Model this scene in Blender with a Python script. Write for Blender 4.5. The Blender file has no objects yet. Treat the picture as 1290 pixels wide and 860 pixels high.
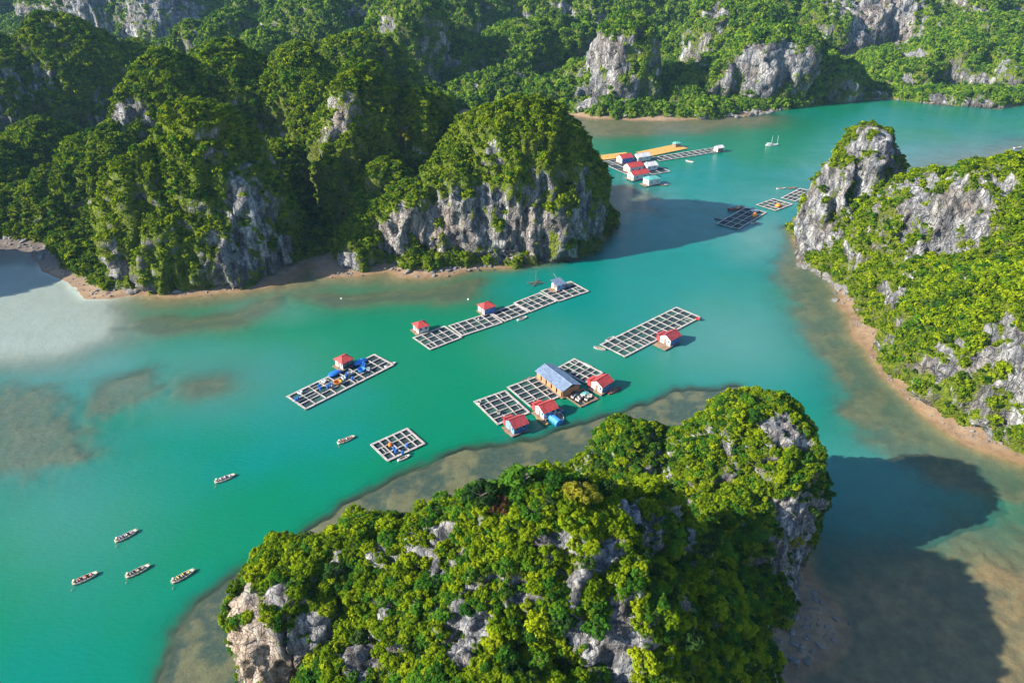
import bpy, bmesh, math, random
import numpy as np
from mathutils import Vector, Matrix
from mathutils.bvhtree import BVHTree

S = bpy.context.scene
C = S.collection
R = math.radians
rng = np.random.default_rng(7)
random.seed(7)

# ------------------------------------------------------------------ camera
CAM_H, FPX, PITCH = 120.0, 900.0, R(30)
cam = bpy.data.cameras.new('camera')
cam.sensor_width = 36; cam.lens = 36 * FPX / 1290
cam.clip_start = 0.5; cam.clip_end = 9000
camo = bpy.data.objects.new('camera', cam); C.objects.link(camo)
camo.location = (0, 0, CAM_H); camo.rotation_euler = (R(90) - PITCH, 0, 0)
S.camera = camo

# ------------------------------------------------------------------ light
SUN_EL, SUN_AZ = R(28.5), R(254)          # azimuth clockwise from +Y: 270 = from -X
w = bpy.data.worlds.new('World'); S.world = w; w.use_nodes = True
nt = w.node_tree
sky = nt.nodes.new('ShaderNodeTexSky'); sky.sky_type = 'NISHITA'; sky.sun_disc = False
sky.sun_elevation = SUN_EL; sky.sun_rotation = SUN_AZ
sky.air_density = 1.0; sky.dust_density = 0.3; sky.ozone_density = 4.0
bg = nt.nodes['Background']; bg.inputs['Strength'].default_value = 0.12
nt.links.new(sky.outputs[0], bg.inputs['Color'])
sl = bpy.data.lights.new('sun', 'SUN'); sl.energy = 5.0; sl.angle = R(0.5); sl.color = (1, 0.95, 0.85)
so = bpy.data.objects.new('sun', sl); C.objects.link(so)
sd = Vector((math.sin(SUN_AZ) * math.cos(SUN_EL), math.cos(SUN_AZ) * math.cos(SUN_EL), math.sin(SUN_EL)))
so.rotation_euler = sd.to_track_quat('Z', 'Y').to_euler(); so.location = sd * 500
V = S.view_settings
S.display_settings.display_device = 'sRGB'
V.view_transform = 'Standard'; V.look = 'None'; V.gamma = 1; V.use_curve_mapping = False; V.exposure = 1.4
cy = S.cycles
cy.max_bounces = 4; cy.diffuse_bounces = 2; cy.glossy_bounces = 2; cy.transmission_bounces = 2
cy.transparent_max_bounces = 6; cy.volume_bounces = 0; cy.use_denoising = True
cy.caustics_reflective = False; cy.caustics_refractive = False
cy.sample_clamp_indirect = 4

# ------------------------------------------------------------------ geometry of the view: where places lie on the water
cP, sP = math.cos(PITCH), math.sin(PITCH)
def G(u, v, z=0.0):
    a, b = (u - 645) / FPX, (430 - v) / FPX
    t = (CAM_H - z) / (sP - b * cP)
    return np.array((a * t, (cP + b * sP) * t))
def P(u, v, Y):
    a, b = (u - 645) / FPX, (430 - v) / FPX
    t = Y / (cP + b * sP)
    return np.array((a * t, Y, CAM_H - t * (sP - b * cP)))
def GP(pts, z=0.0): return np.array([G(u, v, z) for u, v in pts])
def project(p):
    p = np.asarray(p)
    zc = p[..., 1] * cP + (CAM_H - p[..., 2]) * sP
    yc = p[..., 1] * sP - (CAM_H - p[..., 2]) * cP
    zc = np.where(np.abs(zc) < 1e-3, 1e-3, zc)
    return 645 + FPX * p[..., 0] / zc, 430 - FPX * yc / zc, zc

# ------------------------------------------------------------------ noise
_perm = rng.permutation(4096)
_grad = rng.normal(size=(4096, 3)); _grad /= np.linalg.norm(_grad, axis=1)[:, None]
def _h(ix, iy, iz):
    return _perm[(_perm[(_perm[ix & 4095] + iy) & 4095] + iz) & 4095]
def perlin(p):
    i = np.floor(p).astype(np.int64); f = p - i
    s = f * f * f * (f * (f * 6 - 15) + 10)
    out = 0
    for dx in (0, 1):
        wx = s[:, 0] if dx else 1 - s[:, 0]
        for dy in (0, 1):
            wy = s[:, 1] if dy else 1 - s[:, 1]
            for dz in (0, 1):
                wz = s[:, 2] if dz else 1 - s[:, 2]
                g = _grad[_h(i[:, 0] + dx, i[:, 1] + dy, i[:, 2] + dz)]
                out = out + wx * wy * wz * ((f - (dx, dy, dz)) * g).sum(1)
    return out * 1.6
def fbm(p, scale, octaves=4, gain=0.5, stretch=(1, 1, 1), off=0.0):
    q = p / (np.array(stretch) * scale) + off; a = 1.0; o = 0; n = 0
    for k in range(octaves):
        o = o + a * perlin(q); n += a; q = q * 2.03 + 17.1; a *= gain
    return o / n
def sstep(a, b, x):
    t = np.clip((x - a) / (b - a), 0, 1); return t * t * (3 - 2 * t)

# ------------------------------------------------------------------ mesh helpers
def mesh_obj(name, verts, faces, mat=None, parent=None, smooth=False, link=True):
    me = bpy.data.meshes.new(name)
    me.from_pydata([tuple(v) for v in verts], [], [tuple(f) for f in faces])
    if mat: me.materials.append(mat)
    if smooth: me.polygons.foreach_set('use_smooth', [True] * len(me.polygons))
    me.update()
    o = bpy.data.objects.new(name, me)
    if link: C.objects.link(o)
    if parent: o.parent = parent
    return o
def fast_mesh(name, V_, quads):
    me = bpy.data.meshes.new(name)
    n, q = len(V_), len(quads)
    me.vertices.add(n); me.vertices.foreach_set('co', np.ascontiguousarray(V_, dtype=np.float32).ravel())
    me.loops.add(q * 4); me.loops.foreach_set('vertex_index', np.ascontiguousarray(quads, dtype=np.int32).ravel())
    me.polygons.add(q); me.polygons.foreach_set('loop_start', np.arange(0, q * 4, 4, dtype=np.int32))
    me.polygons.foreach_set('loop_total', np.full(q, 4, dtype=np.int32))
    me.update(calc_edges=True); me.validate()
    return me
def tag(o, label=None, cat=None, group=None, kind=None):
    if label: o['label'] = label
    if cat: o['category'] = cat
    if group: o['group'] = group
    if kind: o['kind'] = kind
    return o
def empty(name, loc, rz=0.0):
    o = bpy.data.objects.new(name, None); C.objects.link(o)
    o.empty_display_size = 0.5
    o.location = loc; o.rotation_euler = (0, 0, rz)
    return o
def copy_tree(o, parent=None):
    c = o.copy(); C.objects.link(c)
    c.parent = parent
    for ch in o.children: copy_tree(ch, c)
    return c

# ------------------------------------------------------------------ materials
def new_mat(name):
    m = bpy.data.materials.new(name); m.use_nodes = True
    m.node_tree.nodes.clear(); return m, m.node_tree
class N:
    """small helper that wires a node tree"""
    def __init__(s, t): s.t = t
    def n(s, typ, **kw):
        x = s.t.nodes.new('ShaderNode' + typ)
        ins = kw.pop('ins', {})
        for k, v in kw.items(): setattr(x, k, v)
        for k, v in ins.items(): s.set(x.inputs[k], v)
        return x
    def set(s, sock, v):
        if isinstance(v, bpy.types.NodeSocket): s.t.links.new(v, sock)
        elif isinstance(v, bpy.types.Node): s.t.links.new(v.outputs[0], sock)
        else: sock.default_value = v
    def math(s, op, a, b=0.0, clamp=False):
        x = s.n('Math', operation=op, use_clamp=clamp); s.set(x.inputs[0], a); s.set(x.inputs[1], b); return x.outputs[0]
    def mix(s, f, a, b, blend='MIX'):
        x = s.n('Mix', data_type='RGBA', blend_type=blend)
        s.set(x.inputs['Factor'], f); s.set(x.inputs[6], a); s.set(x.inputs[7], b); return x.outputs[2]
    def noise(s, scale, vec=None, detail=4, rough=0.55, dim='3D'):
        x = s.n('TexNoise', noise_dimensions=dim); x.inputs['Scale'].default_value = scale
        x.inputs['Detail'].default_value = detail; x.inputs['Roughness'].default_value = rough
        if vec is not None: s.set(x.inputs['Vector'], vec)
        return x.outputs['Fac']
    def ramp(s, f, stops):
        x = s.n('ValToRGB'); e = x.color_ramp.elements
        while len(e) < len(stops): e.new(0.5)
        for el, (p, c) in zip(e, stops):
            el.position = p; el.color = (c[0], c[1], c[2], 1) if not isinstance(c, (int, float)) else (c, c, c, 1)
        s.set(x.inputs[0], f); return x.outputs[0]
    def attr(s, name):
        return s.n('Attribute', attribute_name=name, attribute_type='GEOMETRY')
    def mapped(s, scale):
        g = s.n('NewGeometry'); m = s.n('Mapping'); m.inputs['Scale'].default_value = scale
        s.t.links.new(g.outputs['Position'], m.inputs['Vector']); return m.outputs[0]
    def out(s, sh): o = s.n('OutputMaterial'); s.set(o.inputs['Surface'], sh)
def c4(r, g, b): return (r, g, b, 1)

def mat_island(name, fine=1.0):
    """limestone with pale faces and dark rain stains, under a patchy coat of low scrub"""
    m, t = new_mat(name); k = N(t)
    pos = k.n('NewGeometry').outputs['Position']
    streak = k.noise(1.0, k.mapped((0.55 * fine, 0.55 * fine, 0.07 * fine)), 5, 0.65)
    blot = k.noise(0.12 * fine, pos, 5, 0.6)
    crack = k.noise(1.3 * fine, pos, 6, 0.7)
    rock = k.ramp(streak, [(0.30, (0.055, 0.058, 0.068)), (0.44, (0.175, 0.178, 0.188)), (0.54, (0.37, 0.36, 0.345)), (0.68, (0.68, 0.66, 0.62))])
    rock = k.mix(k.ramp(blot, [(0.42, 0.0), (0.68, 0.75)]), rock, c4(0.45, 0.33, 0.22), 'MULTIPLY')
    warm = k.attr('warm').outputs['Fac']
    rock = k.mix(k.math('MULTIPLY', warm, 0.8), rock, k.ramp(streak, [(0.3, (0.30, 0.19, 0.11)), (0.55, (0.62, 0.46, 0.33)), (0.75, (0.74, 0.65, 0.56))]))
    rock = k.mix(k.ramp(crack, [(0.36, 0.75), (0.50, 0.0)]), rock, c4(0.10, 0.095, 0.09))
    vo = k.n('TexVoronoi', feature='DISTANCE_TO_EDGE'); vo.inputs['Scale'].default_value = 1.0
    k.set(vo.inputs['Vector'], k.n('VectorMath', operation='ADD', ins={0: k.mapped((0.42 * fine, 0.42 * fine, 0.20 * fine)), 1: k.n('TexNoise', ins={'Vector': pos, 'Scale': 0.5 * fine}).outputs['Color']}).outputs[0])
    joint = k.ramp(vo.outputs['Distance'], [(0.0, 1.0), (0.09, 0.0)])
    rock = k.mix(k.math('MULTIPLY', joint, 0.5), rock, c4(0.035, 0.035, 0.04))
    # dark wet notch at the tide line
    z = k.n('SeparateXYZ', ins={0: pos}).outputs[2]
    notch = k.math('ADD', z, k.math('MULTIPLY', blot, -3.0))
    rock = k.mix(k.ramp(k.math('MULTIPLY', k.math('ADD', notch, 2.0), 0.25), [(0.2, 0.85), (0.75, 0.0)]), rock, c4(0.085, 0.07, 0.06))
    g1 = k.noise(0.9 * fine, pos, 5, 0.7); g2 = k.noise(0.06 * fine, pos, 3)
    green = k.ramp(g1, [(0.30, (0.022, 0.042, 0.006)), (0.44, (0.085, 0.130, 0.009)), (0.58, (0.165, 0.205, 0.012)), (0.76, (0.24, 0.25, 0.020))])
    green = k.mix(k.ramp(g2, [(0.45, 0.0), (0.68, 0.5)]), green, c4(0.10, 0.085, 0.026))
    veg = k.attr('veg').outputs['Fac']
    f = k.math('ADD', veg, k.math('MULTIPLY', k.math('SUBTRACT', k.noise(0.45 * fine, pos, 6, 0.72), 0.5), 1.5))
    f = k.ramp(f, [(0.40, 0.0), (0.56, 1.0)])
    col = k.mix(f, rock, green)
    bs = k.n('BsdfPrincipled'); k.set(bs.inputs['Base Color'], col); bs.inputs['Roughness'].default_value = 0.95
    bs.inputs['Specular IOR Level'].default_value = 0.15
    hgt = k.math('ADD', k.math('SUBTRACT', crack, k.math('MULTIPLY', joint, 0.5)), k.math('MULTIPLY', k.mix(f, k.noise(1.0, k.mapped((0.9 * fine, 0.9 * fine, 0.16 * fine)), 6, 0.75), g1), 1.4))
    bp = k.n('Bump', ins={'Height': hgt}); bp.inputs['Strength'].default_value = 1.0; bp.inputs['Distance'].default_value = 1.1 / fine
    k.set(bs.inputs['Normal'], bp)
    k.out(bs); return m

def mat_leaf(name, dark, mid, light, translucent=0.25):
    m, t = new_mat(name); k = N(t)
    oi = k.n('ObjectInfo').outputs['Random']
    a = k.attr('tint').outputs['Fac']
    f = k.math('ADD', k.math('MULTIPLY', oi, 0.62), k.math('MULTIPLY', a, 0.38))
    col = k.ramp(f, [(0.08, dark), (0.5, mid), (0.92, light)])
    d = k.n('BsdfDiffuse', ins={'Color': col})
    tr = k.n('BsdfTranslucent', ins={'Color': k.mix(1.0, col, c4(1.0, 1.0, 0.45), 'MULTIPLY')})
    ms = k.n('MixShader', ins={0: translucent, 1: d, 2: tr})
    k.out(ms); return m

def mat_plain(name, col, rough=0.7, var=0.25, scale=2.0, metal=0.0):
    """painted / wooden / plastic surface with weathering in patches"""
    m, t = new_mat(name); k = N(t)
    oc = k.n('TexCoord').outputs['Object']
    n1 = k.noise(scale, oc, 5, 0.65)
    c = k.mix(k.ramp(n1, [(0.35, 0.0), (0.7, 1.0)]), c4(*[x * (1 + 0.15 * var) for x in col]), c4(*[x * (1 - var) for x in col]))
    bs = k.n('BsdfPrincipled', ins={'Base Color': c}); bs.inputs['Roughness'].default_value = rough
    bs.inputs['Metallic'].default_value = metal
    k.out(bs); return m

M = {}
M['island_near'] = mat_island('limestone_near', 1.6)
M['island_mid'] = mat_island('limestone_mid', 0.8)
M['island_far'] = mat_island('limestone_far', 0.45)

# ------------------------------------------------------------------ landforms
def lobe(x, y, H, rx, ry, p=2.4, q=1.7, rot=0.0, seed=0, zb=-7, seg=44):
    r0 = np.random.default_rng(seed + 100)
    ph = r0.uniform(0, 6.28, 4); am = r0.uniform(0.03, 0.10, 4)
    th = np.linspace(0, 2 * math.pi, seg, endpoint=False)
    wob = 1 + sum(am[i] * np.sin((i + 2) * th + ph[i]) for i in range(4))
    zs = [zb, 0.0] + [H * (1 - (1 - k / 14) ** 1.7) for k in range(1, 14)]
    Vs = []
    ca, sa = math.cos(rot), math.sin(rot)
    for z in zs:
        r = 1.0 if z <= 0 else max(0.02, (1 - (z / H) ** p)) ** (1 / q)
        px, py = rx * r * wob * np.cos(th), ry * r * wob * np.sin(th)
        Vs += [(x + a * ca - b * sa, y + a * sa + b * ca, z) for a, b in zip(px, py)]
    n = len(zs)
    Vs.append((x, y, H)); Vs.append((x, y, zb))
    F = []
    for i in range(n - 1):
        for j in range(seg):
            F.append((i * seg + j, i * seg + (j + 1) % seg, (i + 1) * seg + (j + 1) % seg, (i + 1) * seg + j))
    for j in range(seg):
        F.append(((n - 1) * seg + j, (n - 1) * seg + (j + 1) % seg, n * seg))
        F.append(((j + 1) % seg, j, n * seg + 1))
    return Vs, F
def prism(poly, z0, z1):
    n = len(poly)
    Vs = [(a, b, z0) for a, b in poly] + [(a, b, z1) for a, b in poly]
    F = [tuple(range(n))[::-1], tuple(range(n, 2 * n))]
    for i in range(n): F.append((i, (i + 1) % n, n + (i + 1) % n, n + i))
    return Vs, F
def ccw(poly):
    p = np.asarray(poly); x, y = p[:, 0], p[:, 1]
    return p if (x * np.roll(y, -1) - np.roll(x, -1) * y).sum() > 0 else p[::-1]

FOOT = []          # footprints for the shore distance: ('e', x, y, rx, ry, rot) or ('p', poly)
LAND = {}

def island(name, lobes, base, voxel, mat, amp, label, base_h=3.0, rocks=(), warm=(), vegbias=0.0, foot=True, trim=0.0):
    """lobes: (u, v, Y, rx, ry[, p, q, rot]) summit seen at (u, v) at distance Y, or ('w', x, y, H, rx, ry...) in metres"""
    Vs, F = [], []
    def add(vf):
        n = len(Vs); Vs.extend(vf[0]); F.extend([tuple(i + n for i in f) for f in vf[1]])
    for k, L in enumerate(lobes):
        if L[0] == 'w': x, y, H = L[1:4]; rest = L[4:]
        else:
            x, y, H = P(L[0], L[1], L[2]); rest = L[3:]
        rx, ry = rest[:2]; ex = rest[2:]
        rx, ry, H = max(4, rx - trim), max(4, ry - trim), H - trim * 1.1
        rot = R(ex[2]) if len(ex) > 2 else 0.0
        add(lobe(x, y, H, rx, ry, ex[0] if ex else 2.4, ex[1] if len(ex) > 1 else 1.7, rot, seed=k + len(name) * 13))
        if foot: FOOT.append(('e', x, y, rx, ry, rot))
    if base is not None:
        base = ccw(base); add(prism(base, -7, base_h))
        if foot: FOOT.append(('p', base))
    tmp = mesh_obj(name + '_tmp', Vs, F)
    md = tmp.modifiers.new('r', 'REMESH'); md.mode = 'VOXEL'; md.voxel_size = voxel
    sm = tmp.modifiers.new('s', 'SMOOTH'); sm.factor = 0.5; sm.iterations = 6
    dg = bpy.context.evaluated_depsgraph_get()
    me = bpy.data.meshes.new_from_object(tmp.evaluated_get(dg))
    bpy.data.objects.remove(tmp)
    n = len(me.vertices)
    co = np.empty(n * 3, np.float32); me.vertices.foreach_get('co', co); co = co.reshape(-1, 3).astype(float)
    no = np.empty(n * 3, np.float32); me.vertices.foreach_get('normal', no); no = no.reshape(-1, 3).astype(float)
    big = fbm(co, 26 * amp, 2, 0.5, (1, 1, 1.3))
    mid = 1 - np.abs(fbm(co, 9 * amp, 3, 0.5, (1, 1, 2.2), 5.0)) * 2.2
    flute = 1 - np.abs(fbm(co, 3.2 * amp, 3, 0.55, (1, 1, 5.0), 9.0)) * 2.0
    steep = 1 - np.clip(np.abs(no[:, 2]), 0, 1)
    fine = fbm(co, 2.2 * amp, 3, 0.6, (1, 1, 1), 31.0)
    disp = amp * (5.6 * big + 4.2 * (mid - 0.5) + (0.4 + 1.7 * steep) * (flute - 0.5) + 1.1 * fine)
    disp += amp * 1.5 * (1 - np.abs(fbm(co, 3.6 * amp, 3, 0.55, (1, 1, 1.4), 71.0)) * 2.6)
    # tide notch
    disp -= amp * 0.9 * np.exp(-((co[:, 2] - 0.8) / 1.3) ** 2) * steep
    co2 = co + no * disp[:, None]
    me.vertices.foreach_set('co', co2.astype(np.float32).ravel()); me.update()
    me.vertices.foreach_get('normal', no32 := np.empty(n * 3, np.float32)); no = no32.reshape(-1, 3).astype(float)
    # scrub coat: slopes hold it, steep faces hold it in patches
    nz = no[:, 2]
    patch = fbm(co2, 15 * amp, 4, 0.55, (1, 1, 1.5), 50.0)
    veg = 0.42 * sstep(-0.15, 0.6, nz) + 0.44 + 0.95 * patch + vegbias
    wa = np.zeros(n)
    pf = fbm(co2, 4.5 * amp + 1.5, 4, 0.6, (1, 1, 1.6), 90.0)
    LAND[name] = dict(me=me, co=co2, no=no, veg=veg, warm=wa, amp=amp)
    me.polygons.foreach_set('use_smooth', np.ones(len(me.polygons), bool))
    me.materials.clear(); me.materials.append(mat)
    bv = BVHTree.FromPolygons([tuple(c) for c in co2], [tuple(p.vertices) for p in me.polygons]) if rocks or warm else None
    def hit(u, v):
        a, b = (u - 645) / FPX, (430 - v) / FPX
        d = Vector((a, cP + b * sP, -sP + b * cP)).normalized()
        return bv.ray_cast(Vector((0, 0, CAM_H)), d)[0]
    # outcrops where the cliff is bare: a patch in metres round a point of the face
    for u, v, rad, s in rocks:
        h = hit(u, v)
        if h is None: continue
        d = np.linalg.norm((co2 - np.array(h)) * (1, 1, 1), axis=1) / rad
        veg -= s * np.exp(-d ** 2) * np.clip(0.62 + 2.4 * pf, 0.0, 1.3)
    for u, v, rad, s in warm:
        h = hit(u, v)
        if h is None: continue
        d = np.linalg.norm(co2 - np.array(h), axis=1) / rad
        wa += s * np.exp(-d ** 2)
    for nm, arr in (('veg', veg), ('warm', np.clip(wa, 0, 1))):
        at = me.attributes.new(nm, 'FLOAT', 'POINT'); at.data.foreach_set('value', arr.astype(np.float32))
    o = bpy.data.objects.new(name, me); C.objects.link(o)
    tag(o, label, 'hill', kind='structure')
    LAND[name]['obj'] = o
    return o

near = [(690, 632, 78, 34, 24, 2.6, 1.8), (560, 650, 80, 25, 21, 2.4, 1.7), (460, 668, 83, 20, 18, 2.6, 1.9), (362, 706, 79, 11.5, 14, 3.6, 2.8),
        (800, 625, 84, 17, 18, 2.8, 1.9), (865, 660, 84, 15, 18, 2.2, 1.5), (900, 740, 76, 15, 20, 2.0, 1.4),
        ('w', -2, 56, 39, 34, 24), ('w', -17.5, 62, 32, 18.5, 20, 3.0, 2.2), ('w', 18, 56, 33, 19, 22), ('w', 16, 30, 20, 28, 24), ('w', -10, 36, 20, 22, 20)]
island('near_island', near, None, 0.55, M['island_near'], 0.55, 'nearest limestone island, its scrubby top filling the bottom of the view', trim=2.2,
       rocks=[(300, 760, 4, 1.3), (310, 800, 5, 1.4), (320, 845, 6, 1.4), (360, 740, 3, .8), (480, 690, 3.5, .8), (440, 705, 2.5, .7), (545, 692, 3.5, .9), (610, 655, 2.5, .6), (520, 765, 5, .8), (570, 780, 4, .9), (765, 700, 3, .7), (745, 775, 4.5, 1.2), (770, 820, 4, 1.1), (720, 750, 3, .7),
              (795, 640, 4, 1.2), (820, 655, 3.5, 1.2), (850, 650, 3, 1.0), (860, 690, 3, .8), (450, 830, 4, .8), (640, 745, 3, .7), (600, 820, 4, .8), (400, 790, 3, .8), (690, 690, 2.5, .7), (900, 780, 3, .6)],
       warm=[(305, 790, 6, 1.0), (320, 845, 7, 1.0), (300, 750, 4, .4)])
knob = [(962, 502, 121, 17, 16, 3.2, 2.4), (895, 534, 121, 17, 15, 2.6, 1.9), (815, 535, 124, 16, 13, 2.8, 2.0), (765, 560, 122, 11, 9, 2.6, 2.0), ('w', 40, 104, 15, 20, 14, 2.2, 1.6),
        (935, 605, 110, 16, 13, 2.6, 2.0)]
island('near_island_knob', knob, None, 0.6, M['island_near'], 0.55, 'steep dark-sided limestone knob behind the nearest island', trim=2.4,
       rocks=[(985, 500, 3, 1.0), (1010, 520, 3, .9), (1000, 540, 3.5, .9), (960, 530, 2.5, .8), (1020, 640, 5, 1.0), (1010, 690, 6, 1.2), (1000, 720, 5, 1.2), (985, 650, 4, .8), (870, 545, 3, .6), (830, 560, 3, .6)])

I3base = list(GP([(-400, 315), (-150, 305), (0, 300), (60, 305), (102, 345), (125, 368), (200, 362), (270, 352), (330, 333), (420, 318), (470, 328), (520, 342), (600, 335), (650, 333), (700, 322), (745, 308), (766, 293)]))
I3base += [(48, 325), (25, 350), (-40, 380), (-80, 430), (-100, 560), (-700, 560)]
middle = [
 (655, 126, 303, 32, 32, 3.6, 2.6), (700, 175, 300, 23, 26, 3.2, 2.4), (585, 180, 292, 22, 20, 3.0, 2.2), (520, 225, 286, 22, 18, 2.4, 1.7), (640, 230, 286, 30, 14, 3.5, 2.8),
 (448, 68, 328, 26, 28, 2.4, 1.5), (525, 112, 334, 22, 20, 3.0, 2.1), (425, 140, 316, 15, 18, 3.0, 2.2), (482, 200, 300, 22, 20, 2.0, 1.3), (460, 270, 280, 18, 14, 2.2, 1.6),
 (245, 126, 280, 31, 30, 2.3, 1.5), (175, 185, 268, 23, 21, 2.2, 1.5), (305, 195, 276, 17, 20, 2.8, 2.0), (150, 250, 260, 14, 12, 2.6, 2), (225, 250, 258, 27, 15, 2.3, 1.6),
 (195, 60, 385, 34, 38, 2.3, 1.5), (285, 50, 405, 36, 36, 2.4, 1.5), (375, 64, 400, 34, 34, 2.3, 1.5), (130, 150, 350, 30, 36, 2.0, 1.4), (70, 205, 330, 26, 26, 2.0, 1.4), (340, 170, 340, 26, 30, 2.0, 1.4),
 (60, 18, 500, 48, 46, 2.5, 1.6), (-45, 40, 480, 56, 46, 2.8, 1.9), (110, 28, 540, 30, 30, 2.0, 1.4), (45, 150, 400, 34, 30, 2.0, 1.4), (-60, 180, 360, 50, 40, 2.0, 1.4), (0, 230, 335, 30, 26, 1.8, 1.3),
 (160, 48, 520, 30, 34, 2.6, 1.8), (450, 42, 500, 36, 32, 3.0, 2.0), (375, 45, 515, 30, 30, 2.8, 1.9), (265, 55, 520, 36, 34, 2.6, 1.8), ('w', -262, 248, 46, 30, 26, 3.0, 2.0), ('w', -330, 330, 40, 50, 60)]
island('middle_island', middle, I3base, 1.25, M['island_mid'], 1.0, 'large forested limestone island with three towers left of the lagoon', base_h=2.0, trim=3.0, vegbias=0.17,
       rocks=[(310, 215, 9, .7), (320, 270, 11, .8), (290, 325, 10, .8), (330, 320, 10, .9), (270, 190, 6, .4), (500, 285, 9, 1.1), (550, 290, 10, 1.1), (600, 280, 12, .8), (650, 290, 12, 1.1), (690, 280, 12, 1.0), (740, 270, 12, 1.0),
              (600, 215, 4, .5), (415, 150, 8, .8), (130, 330, 8, .6), (170, 130, 10, .6), (155, 150, 8, .7), (435, 130, 6, .6), (40, 100, 16, .8), (530, 130, 8, .6), (130, 300, 6, .5), (745, 220, 8, .4)],
       warm=[(500, 285, 12, .35), (550, 290, 12, .4), (660, 290, 10, .3), (420, 150, 9, .4)])

I4base = list(GP([(430, 152), (560, 143), (590, 139), (640, 136), (690, 133), (735, 146), (790, 149), (860, 149), (920, 146), (960, 140), (1010, 134), (1045, 128), (1115, 124), (1180, 131), (1250, 136), (1290, 132), (1400, 128), (1550, 124)]))
I4base += [(1400, 900), (1700, 2300), (-1900, 2300), (-700, 558), (-120, 545)]
far = [
 (792, 14, 585, 30.1, 27.52, 3.8, 2.7), (735, 80, 600, 34.4, 34.4, 2.5, 1.8), (860, 80, 610, 43, 38.7, 2.5, 1.8), (850, 110, 575, 25.8, 18.92, 2.5, 1.9),
 (975, 34, 600, 37.84, 34.4, 3.5, 2.5), (920, 70, 600, 30.96, 29.24, 2.9, 2.2), (1040, 75, 620, 38.7, 34.4, 2.7, 1.9), (1130, 60, 690, 43, 43, 2.7, 1.9),
 (1200, 38, 670, 41.28, 38.7, 3.1, 2.2), (1150, 75, 640, 22.36, 22.36, 2.9, 2.2), (1255, 65, 645, 34.4, 30.96, 2.9, 2.2), (1240, 20, 720, 60.2, 51.6, 2.9, 2.0), (1330, 55, 660, 51.6, 47.3, 2.9, 2.0),
 (1125, -15, 800, 53.32, 43, 3.8, 2.7), (1210, -25, 840, 60.2, 51.6, 3.3, 2.4), (1040, -8, 790, 51.6, 47.3, 2.9, 2.0), (1320, -20, 850, 68.8, 51.6, 3.1, 2.2),
 (905, -10, 740, 30.96, 34.4, 3.3, 2.4), (950, 5, 720, 34.4, 34.4, 3.1, 2.2), (990, -10, 800, 34.4, 43, 3.1, 2.2),
 (512, -8, 640, 36.12, 34.4, 3.7, 2.5), (455, 30, 640, 34.4, 34.4, 2.7, 1.9), (590, 40, 660, 43, 43, 2.7, 1.9), (650, 30, 680, 51.6, 51.6, 2.7, 1.9), (700, 20, 700, 47.3, 47.3, 2.7, 1.9), (620, 95, 605, 38.7, 29.24, 2.5, 1.9), (500, 95, 600, 43, 29.24, 2.5, 1.9),
 (690, 95, 600, 34.4, 29.24, 2.5, 1.9), (725, -20, 850, 47.3, 43, 3.1, 2.2), (640, -22, 860, 60.2, 51.6, 2.9, 2.0), (800, -22, 860, 68.8, 51.6, 2.9, 2.0), (560, -25, 820, 51.6, 43, 2.9, 2.0),
 (285, 12, 660, 27.52, 29.24, 3.3, 2.4), (240, 20, 680, 18.92, 22.36, 3.3, 2.4), (330, 30, 640, 34.4, 30.96, 2.9, 2.0), (390, -15, 760, 43, 43, 3.3, 2.4), (440, -20, 800, 51.6, 43, 3.1, 2.2), (330, -10, 800, 51.6, 43, 2.9, 2.0),
 (120, -26, 960, 94.6, 51.6, 3.8, 2.7), (200, -24, 950, 77.4, 51.6, 3.7, 2.7), (30, -10, 1100, 129, 68.8, 3.3, 2.4), (-80, -20, 1050, 120.4, 68.8, 3.3, 2.4), (270, -10, 1150, 103.2, 68.8, 3.1, 2.2)]
for k in range(26):
    x = -1250 + 100 * k; far.append(('w', x, 1250 + 90 * math.sin(k * 2.1), 80 + 25 * math.sin(k * 1.7 + 1), 72, 64, 3.0, 2.0))
    far.append(('w', x * 1.25 + 40, 1650 + 80 * math.sin(k * 1.3), 85 + 20 * math.sin(k * 2.9), 120, 110, 2.4, 1.6))
for k in range(16):
    far.append(('w', -800 + 107 * k, 990 + 50 * math.sin(k * 2.7), 42 + 22 * math.sin(k * 1.9 + 2), 52, 48, 2.8, 1.9))
    far.append(('w', -760 + 105 * k, 780 + 30 * math.sin(k * 2.2), 20 + 12 * math.sin(k * 2.3), 46, 44, 2.6, 1.8))
island('far_hills', far, I4base, 3.0, M['island_far'], 1.7, 'long range of forested limestone hills closing the far shore', base_h=3.0, foot=False, trim=3.5,
       rocks=[(752, 60, 14, 1.2), (760, 90, 16, 1.2), (790, 85, 10, .8), (745, 70, 10, .8), (940, 75, 18, 1.1), (975, 70, 16, .9), (1010, 65, 14, .6), (960, 105, 12, .7), (1110, 30, 30, 1.4), (1095, 50, 18, 1.2), (1130, 15, 26, 1.2), (1050, 5, 20, .5), (1140, 70, 10, .6), (905, 15, 14, .9),
              (1110, 125, 8, .8), (1180, 125, 8, .8), (1240, 130, 8, .9), (90, 25, 40, 1.0), (200, 10, 40, .9), (230, 20, 25, .8), (790, 115, 12, .6), (745, 125, 8, .9), (720, 20, 14, .5)],
       warm=[(752, 60, 14, .3), (1110, 30, 30, .3)])
FOOT.append(('p', ccw(I4base)))

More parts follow.
